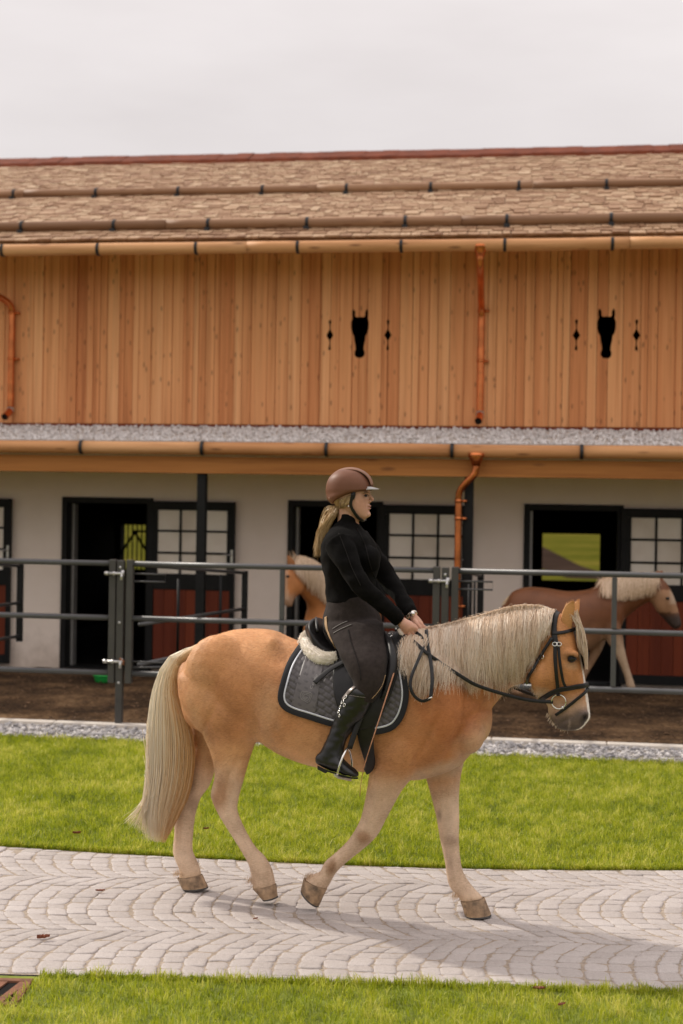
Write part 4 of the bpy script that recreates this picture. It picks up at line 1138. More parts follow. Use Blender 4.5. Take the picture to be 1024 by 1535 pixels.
COATC = paint(GOLD, layers)
set_attr(hb.data, 'coat', COATC)
# short coat hair lying along the body
def fur(o, n, lmin, lmax, colr, parent, flow, seed=3):
    rg = np.random.default_rng(seed); me = o.data; nf_ = len(me.polygons); ar = np.empty(nf_, np.float32); me.polygons.foreach_get('area', ar)
    quad = np.empty(len(me.loops), np.int32); me.loops.foreach_get('vertex_index', quad); ls = np.empty(nf_, np.int32); me.polygons.foreach_get('loop_start', ls)
    vv_ = verts_np(o); f = rg.choice(nf_, n, p=ar / ar.sum()); a, b, c = quad[ls[f]], quad[ls[f] + 1], quad[ls[f] + 2]
    u, v = rg.random(n), rg.random(n); fl = u + v > 1; u[fl], v[fl] = 1 - u[fl], 1 - v[fl]; u, v = u[:, None], v[:, None]
    p = vv_[a] + (vv_[b] - vv_[a]) * u + (vv_[c] - vv_[a]) * v; nn = np.cross(vv_[b] - vv_[a], vv_[c] - vv_[a]); nn /= np.linalg.norm(nn, axis=1, keepdims=True) + 1e-9
    d = flow(p) + rg.normal(0, .28, (n, 3)); d -= nn * (d * nn).sum(1, keepdims=True); d /= np.linalg.norm(d, axis=1, keepdims=True) + 1e-9
    s = np.cross(nn, d); L = rg.uniform(lmin, lmax, n)[:, None]; w = .0007; lift = rg.uniform(.12, .42, n)[:, None]
    V_ = np.stack([p - s * w, p + s * w, p + d * L + nn * L * lift], 1).reshape(-1, 3); F_ = np.arange(3 * n).reshape(-1, 3)
    cc = np.clip(colr[a] * rg.uniform(.84, 1.2, n)[:, None], 0, 1); return npmesh('coat_hair', V_, F_, M['furhair'], parent, False, {'coat': np.repeat(cc, 3, 0)}, 'stuff')
def flow_h(p):
    x, y = proj_np(p); out = np.tile(-np.array(HP.h) * .8 + np.array([0, 0, -.65]), (len(p), 1)); hd_ = (x > 770) & (y < 1100)
    out[hd_] = np.array(HP.h) * .25 + np.array([0, 0, -1.]); lg = p[:, 2] < .7; out[lg] = np.array([0, 0, -1.]); return out
M['furhair'] = M['coat'].copy(); M['furhair'].name = 'coat_hair'
fur(hb, 110000, .007, .016, COATC, HO, flow_h)

# hooves
def hoof(r0, r1, w0, w1, s):
    a0, b0 = HP(*r0[0], s), HP(*r0[1], s); a1, b1 = HP(*r1[0], s), HP(*r1[1], s)
    V, F = [], []; n = 22; prof = [(0, .98), (.04, 1.03), (.5, 1.02), (.93, 1.05), (1, 1.02)]
    for t, k in prof:
        a = a0.lerp(a1, t); b = b0.lerp(b1, t); c = (a + b) / 2; h = (b - a) / 2; w = (w0 + (w1 - w0) * t)
        for i in range(n):
            q = 2 * pi * i / n; V.append(c + h * cos(q) * k + HP.n * sin(q) * w * k)
    m = len(prof)
    for j in range(m - 1):
        for i in range(n): l = (i + 1) % n; F.append((j * n + i, (j + 1) * n + i, (j + 1) * n + l, j * n + l))
    F.append(tuple(range(n - 1, -1, -1))); o = mk('hoof', V, F + [tuple((m - 1) * n + i for i in range(n))], M['hoof'], HO, True)
    sh = [v for v in V[-n:]]; d = ((a1 - a0) + (b1 - b0)).normalized() * .008
    mk('shoe', [v for v in sh] + [v + d for v in sh], [(i, i + n, (i + 1) % n + n, (i + 1) % n) for i in range(n)] + [tuple(range(n, 2 * n))], M['hoofshoe'], o, True)
hoof(((379, 1331), (413.5, 1325)), ((394, 1346.5), (415, 1343.5)), .045, .052, .04)
hoof(((266.5, 1315.5), (302.5, 1311)), ((274.5, 1331), (310.5, 1329.5)), .045, .054, -.085)
hoof(((456, 1316), (490.5, 1331)), ((452.5, 1332), (478, 1357.5)), .046, .054, .085)
hoof(((690.5, 1350), (726, 1345.5)), ((698, 1371.5), (735.5, 1371)), .046, .056, -.085)

# ears
def ear(pts, s, lean):
    V, F = [], []; n = 12; C = catmull([[*p[0], *p[1], p[2]] for p in pts], 4); m = len(C)
    for j, r in enumerate(C):
        a = HP(r[0], r[1], s + lean * j / m); b = HP(r[2], r[3], s + lean * j / m); c = (a + b) / 2; h = (a - b) / 2
        for k in range(n):
            q = 2 * pi * k / n; d = sin(q) * r[4]; 
            if sin(q) > 0: d *= .15                        # hollow, facing outward and forward
            V.append(c + h * cos(q) + HP.n * d)
    for j in range(m - 1):
        for k in range(n): l = (k + 1) % n; F.append((j * n + k, (j + 1) * n + k, (j + 1) * n + l, j * n + l))
    F.append(tuple(range(n))); F.append(tuple((m - 1) * n + k for k in range(n)))
    e = mk('ear', V, F, M['coat'], HO, True); C2 = np.tile(np.array([.56, .27, .10]), (len(V), 1)); set_attr(e.data, 'coat', C2); fur(e, 1800, .008, .02, C2, e, lambda q: np.tile(np.array([0, 0, 1.]), (len(q), 1)), 9); return e
ear([((842, 942), (857, 946), .026), ((841.5, 930), (858, 934), .030), ((843.5, 917), (860, 922), .027), ((848.5, 907), (862, 911), .02), ((855, 902.5), (861.5, 904.5), .010), ((859, 901.5), (861.5, 902.5), .004)], .045, .025)
ear([((851, 934), (866, 932), .03), ((855, 918), (867.5, 920), .028), ((860, 907), (869, 910), .02), ((864, 901.5), (869, 903), .009), ((867, 900.5), (868.5, 901), .004)], -.045, -.02)
BH = bvh_of([hb]); DH = Drape(BH, HP)
# eyes with lids and lashes
for s in (1, -1):
    p, nn, ok = DH(856.5, 986.8, 0)
    if s < 0: p = HP.mirror(p); nn = nn - HP.n * 2 * nn.dot(HP.n)
    c = p - nn * .001
    V, F = ellipsoid(c, (.023, .017, .0155), (HP.h, nn, Vector((0, 0, 1)))); e = mk('eye', V, F, M['eye'], HO, True)
    mb = MB()
    for (dz, tilt, r) in ((.0150, -.18, .0036), (-.0145, .10, .0026)):
        pts = [p + nn * (.011 * cos(t * 1.3)) + HP.h * (t * .026) + Vector((0, 0, dz * cos(t * 1.5) + t * tilt * .02)) for t in np.linspace(-1, 1, 9)]
        mb.tube(pts, [r * (1 - .6 * abs(t) ** 2) for t in np.linspace(-1, 1, 9)], 8)
    ey = mb.obj('eyelid', M['coat'], HO, True); set_attr(ey.data, 'coat', np.tile(np.array([.045, .026, .018]), (len(mb.V), 1)))
    P = []
    for k in range(60):
        t = random.uniform(-.8, .9); q = p + nn * .012 + HP.h * (t * .024) + Vector((0, 0, .014 * cos(t * 1.5)))
        d = (nn * 1.0 + Vector((0, 0, -.35)) + HP.h * (.5 + .2 * t)).normalized() * random.uniform(.012, .02)
        P.append([q + d * f + Vector((0, 0, -.004 * f * f)) for f in (0, .5, 1)])
    strands('eyelash', np.array(P), np.array([.0006, .0005, .0002]), M['iron'], HO, np.full(60, .12))

# ---- mane: locks hung over the near side of the neck
CREST = [(600, 948), (620, 943), (645, 940), (675, 934), (714, 924), (749, 914), (777, 908), (805, 908), (818, 911), (827, 914)]
LOW = [(608, 1012), (620, 1036), (634, 1044), (652, 1034), (668, 1026), (689, 1033), (728, 1031), (756, 1031), (777, 1019), (796, 1003), (806, 982), (814, 962)]
CR = interp_path(CREST, 200)
def along(x, pts): return np.interp(x, [p[0] for p in pts], [p[1] for p in pts])
def mane_strands(nclump, per, lift, spread, tone_off, lmin=.62, lmax=1.10, hero=False):
    P, T = [], []; K = 10
    for c in range(nclump):
        f = random.random(); x0, y0 = CR[int(f * 199)]
        fall = -10 - 26 * max(0, (750 - x0) / 150) + random.gauss(0, 5) if x0 < 740 else random.gauss(-12, 6)
        if x0 > 800: fall = random.gauss(-14, 3)
        x1 = x0 + fall * .45 + (8 if x0 < 640 else 0) + random.gauss(0, 3); x1 = max(606, x1)
        y1 = along(x1, LOW); L = random.uniform(lmin, lmax) * (1 + .10 * mnoise.noise((x0 * .07, 5, 0))); tone = np.clip(random.random() + .55 * mnoise.noise((x0 * .11, 1, 0)), 0, 1)
        wav = random.uniform(0, 6.28); amp = random.uniform(.8, 5.0)
        for k in range(per):
            xs0 = x0 + random.gauss(0, 4.5); ys0 = y0 + along(xs0, CREST) - along(x0, CREST) + random.uniform(-1.5, 2)
            xe = x1 + random.gauss(0, spread); ye = ys0 + (y1 - ys0) * L * random.uniform(.80, 1.04)
            lf = lift * random.uniform(.3, 1.4) + .004; so = random.uniform(-.02, .02)
            row = []; last = None
            for j in range(K):
                t = j / (K - 1); xx = xs0 + (xe - xs0) * t ** .9 + amp * sin(wav + t * 5.5) * t + 2.2 * mnoise.noise((x0 * .05, t * 2.5, 3)) * t; yy = ys0 + (ye - ys0) * t
                if j == 0: q = HP(xs0, ys0, so) + Vector((0, 0, .0)); 
                else:
                    p, nn, ok = DH(xx, yy, lf * min(1, .4 + t))
                    if ok and nn.dot(HP.n) > -.2: q = p; last = (p - HP.M).dot(HP.n)
                    else: q = HP(xx, yy, last if last is not None else .02 + .05 * t)
                row.append(q)
            P.append(row); T.append(np.clip(tone * .75 + random.random() * .3 + tone_off, 0, 1))
    return np.array(P), np.array(T)
taper = np.array([1, 1, 1, 1, 1, .95, .9, .8, .65, .4])
P1, T1 = mane_strands(200, 17, .012, 4, -.2); P2, T2 = mane_strands(480, 13, .028, 3.6, .16)
strands('mane', np.concatenate([P1, P2]), .00084 * taper, M['mane'], HO, np.concatenate([T1, T2]))
# wisps standing up from the crest
P, T = [], []
for i in range(520):
    x0, y0 = CR[random.randrange(30, 190)]; q = HP(x0 + random.gauss(0, 2), y0 + 1, random.uniform(-.02, .03)); d = Vector((random.gauss(-.2, .6), random.gauss(0, .4), random.uniform(.3, 1))).normalized()
    L = random.uniform(.012, .05); P.append([q + d * L * t + Vector((0, 0, -.6 * L * t * t)) + HP.n * (.5 * L * t * t) for t in (0, .33, .66, 1)]); T.append(random.random())
strands('stray_hair', np.array(P), np.array([.0008, .0007, .0006, .0003]), M['mane'], HO, np.array(T))
# forelock
P, T = [], []
for i in range(1150):
    f = random.random(); a = HP(random.uniform(852, 866), 921 + random.gauss(0, 3), random.uniform(-.03, .06))
    g = random.uniform(-1.1, .55); tipx, tipy = 879 + g * 4.5, (1004 if g > -.4 else 985) - abs(random.gauss(0, 12))
    c1 = HP(870 + g * 6, 938, random.uniform(-.03, .07)); c2 = HP(875.5 + g * 9, 970, random.uniform(-.03, .075)); e = HP(tipx, tipy, random.uniform(-.03, .07))
    C = catmull([a, c1, c2, e], 3); P.append(C); T.append(random.random() * .8 + .2)
strands('forelock', np.array(P), np.linspace(.001, .00045, 10), M['mane'], HO, np.array(T))
# whiskers and jaw hair
P, T = [], []
for i in range(230):
    if i < 90: x, y = random.choice([(random.uniform(819, 836), 0)])[0], 0; x = random.uniform(820, 852); y = np.interp(x, [819, 827, 838, 852], [1068, 1081, 1089, 1094])
    else: x = random.uniform(797, 812); y = np.interp(x, [797, 812], [1030, 1047])
    p = HP(x, y - 1.5, random.uniform(-.03, .03)); d = Vector((random.gauss(-.5, .3), -.2, random.gauss(-.7, .25))).normalized(); L = random.uniform(.008, .022)
    P.append([p + d * L * t + Vector((0, 0, -.2 * L * t * t)) for t in (0, .4, .7, 1)]); T.append(random.uniform(.6, 1))
strands('jaw_hair', np.array(P), np.array([.0007, .0006, .0005, .0002]), M['mane'], HO, np.array(T))
# feathering behind the fetlocks and round the coronets
P, T = [], []
for (x, y, s, n_) in ((377, 1318, .04, 170), (396, 1329, .04, 120), (268, 1308, -.085, 170), (284, 1315, -.085, 110), (463, 1312, .085, 170), (474, 1325, .085, 110), (683, 1341, -.085, 170), (706, 1347, -.085, 120)):
    for i in range(n_):
        q = HP(x + random.gauss(0, 4.0), y + random.gauss(0, 3.0), s + random.uniform(-.035, .045)); d = (Vector((0, 0, -1)) - HP.h * random.uniform(-.1, .3)).normalized(); L = random.uniform(.006, .018)
        P.append([q + d * L * t for t in (0, .4, .75, 1)]); T.append(random.uniform(.15, .5))
strands('feather', np.array(P), np.array([.0008, .0007, .0006, .0003]), M['mane'], HO, np.array(T))
# ---- tail
TL = [(301, 965), (262, 974), (242, 992), (231, 1022), (223, 1064), (219, 1113), (219, 1159), (217, 1205), (230, 1262)]
TR = [(306, 968), (286, 982), (270, 1006), (268, 1045), (283, 1080), (293, 1128), (286, 1185), (269, 1222), (247, 1264)]
tl = interp_path(TL, 14); tr_ = interp_path(TR, 14); P, T = [], []
for i in range(5200):
    f = random.betavariate(1.05, 1.05); s = random.uniform(-1, 1); L = .56 + .44 * random.random() ** .75; ph = random.uniform(0, 6.28); am = random.uniform(0, 2.2)
    cl = math.floor(f * 24) / 24 + .02; row = []; fl_ = random.random() ** 2
    for j in range(14):
        t = j / 13 * L; a = np.array([np.interp(t * 13, range(14), tl[:, k]) for k in (0, 1)]); b = np.array([np.interp(t * 13, range(14), tr_[:, k]) for k in (0, 1)])
        g = f + (cl - f) * .6 * t; g = .5 + (g - .5) * (.55 + .45 * min(1, t * 3)); q = a + (b - a) * g
        wd = .065 * sin(pi * min(1, .12 + t * .75)) * sqrt(max(0.05, 1 - (2 * g - 1) ** 2))
        row.append(HP(q[0] + am * sin(ph + 5 * t) * t - 11 * max(0, .55 - f) * max(0, t - .72) * 9 * fl_, q[1], s * wd - .01))
    P.append(row); T.append(np.clip(1.02 - f * .85 + random.gauss(0, .15), 0, 1))
for i in range(120):                                                # the wisp blown out to the left
    st = (224 + random.gauss(0, 4), 1130 + random.uniform(-50, 40)); g = random.uniform(0, 1) ** .8; y3 = 1228 + g * 22 + random.gauss(0, 3)
    C = interp_path([st, (221 + g * 3, 1180 + g * 14), (207 + g * 12, 1207 + g * 18), (184 + g * 34 + random.gauss(0, 3), y3)], 14); P.append([HP(x, y, random.uniform(-.03, .03)) for x, y in C]); T.append(random.uniform(.6, 1))
strands('tail', np.array(P), np.r_[np.full(8, .0010), .00095, .0009, .0008, .0006, .00045, .0003], M['tail'], HO, np.array(T))
V, F = loft(HP, [((300, 963), (310, 975), .035), ((272, 978), (282, 992), .035), ((252, 1003), (266, 1012), .03), ((243, 1040), (262, 1044), .022), ((238, 1080), (252, 1082), .01)])
o = mk('dock', V, F, M['coat'], HO, True); set_attr(o.data, 'coat', np.tile(np.array([.55, .36, .18]), (len(V), 1)))
# ================================================================== TACK
def both(name, geo, mat, parent, smooth=True):
    """a piece and its twin on the other side of the horse"""
    V, F = geo; o = mk(name, V, F, mat, parent, smooth); mk(name, [HP.mirror(Vector(v)) for v in V], [tuple(reversed(f)) for f in F], mat, parent, smooth); return o
def coons(L, R, T, B, nu, nv):
    L = interp_path(L, nv); R = interp_path(R, nv); T = interp_path(T, nu); B = interp_path(B, nu); out = np.zeros((nv, nu, 2))
    for j in range(nv):
        v = j / (nv - 1)
        for i in range(nu):
            u = i / (nu - 1)
            out[j, i] = (1 - u) * L[j] + u * R[j] + (1 - v) * T[i] + v * B[i] - ((1 - u) * (1 - v) * L[0] + u * (1 - v) * R[0] + (1 - u) * v * L[-1] + u * v * R[-1])
    return out
def patch(D, L, R, T, B, nu, nv, off, hf=None, thick=.008, fall=.0):
    G = coons(L, R, T, B, nu, nv); P = [[None] * nu for _ in range(nv)]; N = [[None] * nu for _ in range(nv)]
    for j in range(nv):
        for i in range(nu):
            x, y = G[j, i]; p, n, ok = D(x, y, off, fall)
            if not ok: n = HP.n.copy()
            P[j][i], N[j][i] = p, n
    for it in range(2):
        Q = [[(P[j][i] * 2 + P[max(j - 1, 0)][i] + P[min(j + 1, nv - 1)][i] + P[j][max(i - 1, 0)] + P[j][min(i + 1, nu - 1)]) / 6 if 0 < i < nu - 1 and 0 < j < nv - 1 else P[j][i] for i in range(nu)] for j in range(nv)]; P = Q
    V = []
    for lay in (0, 1):
        for j in range(nv):
            for i in range(nu):
                h = hf(*G[j, i]) if (hf and lay == 0) else 0
                V.append(P[j][i] + N[j][i] * (h if lay == 0 else -thick))
    F = []; m = nu * nv
    for j in range(nv - 1):
        for i in range(nu - 1):
            a = j * nu + i; F.append((a, a + nu, a + nu + 1, a + 1)); F.append((m + a, m + a + 1, m + a + nu + 1, m + a + nu))
    rim = [i for i in range(nu)] + [j * nu + nu - 1 for j in range(1, nv)] + [(nv - 1) * nu + i for i in range(nu - 2, -1, -1)] + [j * nu for j in range(nv - 2, 0, -1)]
    for k in range(len(rim)): a, b = rim[k], rim[(k + 1) % len(rim)]; F.append((a, b, m + b, m + a))
    return V, F
PADL = [(454, 965), (441, 984), (431, 1003), (424, 1026), (420.5, 1044), (424, 1057), (436, 1066)]
PADB = [(436, 1066), (470, 1077), (500, 1086), (535, 1094), (562, 1097), (586, 1092)]
PADR = [(613, 951), (607, 975), (605, 998), (609, 1020), (611, 1043), (606, 1067), (597, 1083), (586, 1092)]
PADT = [(454, 965), (500, 971), (550, 966), (613, 951)]
def quilt(x, y):
    a = x * .80 + y * .60; b = -x * .55 + y * .83
    sx = 13.0; sy = 8.0; row = math.floor(b / sy); a2 = a + (row % 2) * sx * .5
    da = abs((a2 / sx) % 1 - .5) * 2; db = abs((b / sy) % 1 - .5) * 2
    return .0075 * (1 - da ** 6) * (1 - db ** 5)
SP = thing('saddle_pad', 'dark grey quilted saddle pad with silver piping and black binding', 'saddle pad', HP(520, 1000, .2), HY)
both('quilted_cloth', patch(DH, PADL, PADR, PADT, PADB, 130, 90, .012, quilt), M['pad'], SP)
edge = PADL + PADB[1:] + PADR[::-1][1:]
def inset(pts, d):
    C = interp_path(pts, 70); T = np.gradient(C, axis=0); T /= np.linalg.norm(T, axis=1, keepdims=True); return [tuple(c + np.array([t[1], -t[0]]) * d) for c, t in zip(C, T)]
both('binding', ribbon(DH, inset(edge, 2.0), .030, .010, 110, .014), M['binding'], SP)
both('piping', ribbon(DH, inset(edge, 7.3), .0085, .007, 110, .017), M['piping'], SP)
both('satin_band', patch(DH, [(459.5, 984), (449, 1018), (438, 1058)], [(487, 996), (481, 1030), (474, 1070)], [(459.5, 984), (472, 990), (487, 996)], [(438, 1058), (455, 1067), (474, 1070)], 16, 24, .0195,
     lambda x, y: .0018 * sin(x * .9 + y * .25) * max(0, (1020 - y) / 40)), M['padband'], SP)
# shield emblem and lettering on the band
DP = Drape(bvh_of([o for o in SP.children if o.name.startswith('satin_band')][:1]), HP)
def drawn(lines, c, ang, sc, r, name):
    mb = MB(); ca, sa = cos(ang), sin(ang)
    for ln in lines:
        P = [DP(c[0] + (x * ca - y * sa) * sc, c[1] + (x * sa + y * ca) * sc, .0015)[0] for x, y in interp_path(ln, 4 * len(ln))]; mb.tube(P, r, 5)
    return mb.obj(name, M['stitch'], SP, True)
EC = (458.5, 1044.5); EA = radians(16)
drawn([[(-8, -7), (0, -8), (8.5, -7.5), (8.5, 0), (8, 5), (6, 8), (0, 7), (-6, 5), (-9, 0), (-8, -7)], [(-5.5, -5), (0, -5.8), (6, -5.3), (6, 2), (4.5, 5), (0, 4.6), (-4.5, 3), (-6.3, 0), (-5.5, -5)],
       [(3.5, -3), (0, -3.6), (-3, -2.4), (-3.4, .5), (-1, 2.4), (2, 2.4), (3.2, .8), (.8, .2)]], EC, EA, .92, .0011, 'emblem')
def lettering(txt, name, parent, fn, size, mat, ext=.0):
    cu = bpy.data.curves.new('txt', 'FONT'); cu.body = txt; cu.size = size; cu.resolution_u = 3
    t = bpy.data.objects.new('txt', cu); COL.objects.link(t); bpy.context.view_layer.update()
    me = bpy.data.meshes.new_from_object(t.evaluated_get(bpy.context.evaluated_depsgraph_get())); bpy.data.objects.remove(t)
    me.name = name
    for v in me.vertices: v.co = fn(v.co.x, v.co.y)
    me.materials.clear(); me.materials.append(mat); return link(name, me, parent)
LA = radians(-68)
lettering('Cavallo', 'lettering', SP, lambda x, y: DP(461.5 + x * cos(LA) + y * sin(-LA) * -1 * -1 * .36 - y * .93 + 6, 1034 + x * sin(LA) - y * .37, .0012)[0], 8.0, M['stitch'])

# sheepskin half pad
def fuzz(name, geo, n, L, mat, parent, tone=(.6, 1)):
    V, F = geo; P, T = [], []
    for i in range(n):
        f = random.choice(F); a, b, c = Vector(V[f[0]]), Vector(V[f[1]]), Vector(V[f[2]]); u, v = random.random(), random.random()
        q = a + (b - a) * u + (c - a) * v if u + v < 1 else a + (b - a) * (1 - u) + (c - a) * (1 - v); nn = (b - a).cross(c - a)
        if nn.length < 1e-9: continue
        nn.normalize(); d = (nn + Vector((random.gauss(0, .5), random.gauss(0, .5), random.gauss(0, .5)))).normalized(); l = L * random.uniform(.5, 1.2)
        e = Vector((random.gauss(0, .4), random.gauss(0, .4), random.gauss(0, .4))) * l; P.append([q, q + d * l * .5, q + d * l + e * .5]); T.append(random.uniform(*tone))
    return strands(name, np.array(P), np.array([.0011, .0009, .0005]), mat, parent, np.array(T))
SK = thing('sheepskin_half_pad', 'cream sheepskin roll showing behind and below the saddle', 'half pad', HP(480, 980, .2), HY)
fp = []
for x, y, o_ in interp_path([(463, 951, 0), (456, 960, 0), (459, 973, 0), (468, 985, 0), (481, 993, 0), (497, 994, 0), (508, 992, 0)], 40):
    p, nn, ok = DH(x, y, .028); fp.append(p if ok else HP(x, y, .05))
fg = tube_geo(fp, [.026 + .008 * sin(pi * i / 39) + .003 * mnoise.noise((i * .5, 1, 1)) for i in range(40)], 18)
M['woolhair'] = hair('cream_wool', [(0, (.82, .72, .58)), (1, (.95, .90, .81))], .02, .05)
both('fleece_roll', fg, M['fleece'], SK); fuzz('fleece_pile', fg, 5200, .007, M['woolhair'], SK)

# saddle
SD = thing('saddle', 'black leather dressage saddle on a quilted pad', 'saddle', HP(530, 980, 0), HY)
sg = loft(HP, [((466, 933), (475, 962), .11), ((473, 926), (484, 974), .165), ((481, 935), (494, 983), .18), ((498, 955), (508, 988), .175), ((522, 966), (525, 992), .165), ((548, 966), (548, 990), .15), ((570, 955), (573, 985), .125), ((585, 946), (590, 975), .09), ((594, 949), (599, 968), .06)], ex=2.4)
mk('seat', *sg, M['leather'], SD, True)
cb = []
for q in np.linspace(-1.35, 1.35, 17): cb.append(HP(474 + 3 * (1 - cos(q)), 927 + 26 * (1 - cos(q)), .155 * sin(q)))
mk('cantle_binding', *tube_geo(cb, .009, 8), M['leather'], SD, True)
FL = dict(L=[(507, 984), (502, 1006), (502, 1032), (507, 1056), (520, 1084)], R=[(611, 951), (604, 983), (594, 1022), (580, 1056), (562, 1086)], T=[(507, 984), (555, 972), (611, 951)], B=[(520, 1084), (540, 1091), (562, 1086)])
both('flap', patch(DH, FL['L'], FL['R'], FL['T'], FL['B'], 40, 40, .034, lambda x, y: .004 * sin(pi * min(1, max(0, (x - 500) / 110))), .007), M['leather'], SD)
both('knee_block', tube_geo([DH(x, y, .048)[0] for x, y in interp_path([(583, 962), (590, 980), (591, 1000), (585, 1024), (574, 1048)], 20)], [.012 + .012 * sin(pi * i / 19) for i in range(20)], 12), M['leather'], SD)
both('billet_strap', ribbon(DH, [(475, 1028), (486, 1019), (503, 1008), (530, 996)], .024, .006, 24, .042), M['leather'], SD)
both('girth', ribbon(DH, [(549, 1080), (549, 1100), (551, 1120), (553, 1138), (555, 1152)], [.10 - .062 * (i / 23) ** .8 for i in range(24)], .014, 24, .022), M['leather'], SD)
pr, pn, _ = DH(588, 965, .050)
def ring(c, nn, up, r, t, n=24, ry=None):
    b = nn.cross(up).normalized(); a = b.cross(nn).normalized(); return tube_geo([c + a * (r * cos(q)) + b * ((ry or r) * sin(q)) for q in np.linspace(0, 2 * pi, n, endpoint=False)], t, 7, False, True)
both('dee_ring', ring(pr, pn, Vector((0, 0, 1)), .017, .003), M['silver'], SD)
both('screw_head', ellipsoid(DH(579, 958, .05)[0], (.006, .006, .006)), M['silver'], SD)
SO = .375
lp = [HP(x, y, s) for x, y, s in interp_path([(560, 1030, .33), (546, 1062, .345), (534, 1092, .36), (524, 1122, SO)], 20)]
both('stirrup_leather', strap_geo(lp, [HP.n] * 20, .026, .006), M['leather'], SD)
st = MB()
st.tube([HP(x, y, s) for x, y, s in interp_path([(525, 1166, SO - .062), (527.5, 1150, SO - .065), (526.5, 1135, SO - .05), (522, 1121.5, SO), (515.5, 1131, SO + .045), (509.5, 1146, SO + .062), (505.5, 1162, SO + .06)], 30)], .0052, 8)
st2 = MB()
P4 = [HP(500.5, 1159.5, SO + .062), HP(506, 1163.5, SO + .066), HP(527, 1168, SO - .062), HP(521, 1163.5, SO - .064)]
st2.add([p for p in P4] + [p - Vector((0, 0, .011)) for p in P4], [(0, 1, 2, 3), (7, 6, 5, 4), (0, 4, 5, 1), (1, 5, 6, 2), (2, 6, 7, 3), (3, 7, 4, 0)])
so = both('stirrup', (st.V, st.F), M['silver'], SD); both('stirrup_tread', (st2.V, st2.F), M['zinc'], SD, False)

# bridle
BR = thing('bridle', 'black leather bridle with silver snaffle ring and long reins', 'bridle', HP(840, 1000, 0), HY)
both('crownpiece', ribbon(DH, [(836, 917), (832, 928), (831, 940), (831.5, 953), (833, 964)], .028, .005, 20, .006), M['leather'], BR)
both('browband', ribbon(DH, [(828, 950), (842, 949), (858, 944.5), (866, 941)], .016, .006, 20, .008), M['leather'], BR)
both('cheekpiece', ribbon(DH, [(833, 962), (832.5, 985), (834, 1010), (836, 1028), (837, 1041)], .017, .006, 24, .007), M['leather'], BR)
both('noseband_headpiece', ribbon(DH, [(837, 962), (838.5, 985), (841, 1005), (844, 1020), (847, 1029)], .013, .005, 24, .006), M['leather'], BR)
both('throatlash', ribbon(DH, [(829, 957), (820, 972), (810, 990), (799, 1009), (789, 1024)], .014, .006, 24, .016), M['leather'], BR)
both('noseband', ribbon(DH, [(812, 1047), (822, 1040.5), (836, 1034), (855, 1030), (872, 1028), (882, 1026)], .023, .008, 30, .006), M['leather'], BR)
both('flash_strap', ribbon(DH, [(881.5, 1031), (872, 1041), (858, 1053), (846, 1063), (834, 1071.5)], .014, .006, 24, .007), M['leather'], BR)
for (x, y, a) in ((832.5, 966, 0), (838, 966, 0), (814.5, 984, .9)):
    p, nn, _ = DH(x, y, .014); up = (Vector((0, 0, 1)) * cos(a) + HP.h * sin(a)); both('buckle', ring(p, nn, up, .009, .0022, 16, .012), M['silver'], BR)
bc, bn, _ = DH(837.5, 1052, .014); bc = HP(837.5, 1052, max((bc - HP.M).dot(HP.n), .066)); both('bit_ring', ring(bc, HP.n, Vector((0, 0, 1)), .034, .0036, 32), M['silver'], BR)
both('bit_mouthpiece', tube_geo([HP(843.5, 1060.5, .07), HP(844, 1060, .05), HP(844, 1060, .0)], .008, 8), M['silver'], BR)
def rein_pts(spec, n):
    out = []
    for x, y, s, m in interp_path(spec, n):
        p, nn, ok = DH(x, y, .084 if x < 672 else .066); sd = (p - HP.M).dot(HP.n) - (.056 if 676 < x < 740 else 0) if ok else s
        out.append(HP(x, y, s * (1 - m) + max(sd, s) * m))
    return out
RS = [(611, 954, .11, 0), (622, 963, .17, .3), (640, 979, .21, 1), (664, 996, .22, 1), (690, 1013, .22, 1), (712, 1026, .20, 1), (745, 1037.5, .165, .5), (790, 1049, .105, 0), (829, 1052.5, .072, 0)]
rp = rein_pts(RS, 60); both('rein', strap_geo(rp, [HP.n + Vector((0, 0, .15))] * 60, .017, .005), M['leather'], BR)
lw = [(624, 948, .12, 0), (632, 955, .14, .2), (635, 966, .17, .5), (631, 980, .2, 1), (624, 996, .22, 1), (617.5, 1012, .23, 1), (615, 1028, .24, 1), (621, 1043, .24, 1), (633, 1051, .24, 1), (645, 1047, .24, 1)]
rp = rein_pts(lw, 40); mk('rein_end', *strap_geo(rp, [HP.n] * 40, .015, .004), M['leather'], BR, True)
lw = [(639, 944, .08, 0), (640, 958, .14, .5), (642, 972, .18, 1), (646, 994, .22, 1), (648, 1020, .24, 1), (645.5, 1046, .24, 1)]
rp = rein_pts(lw, 30); mk('rein_end', *strap_geo(rp, [HP.n] * 30, .017, .004), M['leather'], BR, True)
p = rein_pts([(641, 1047.5, .25, 1), (648, 1045, .25, 1)], 2); mk('buckle', *tube_geo(p, .004, 6), M['silver'], BR, True)

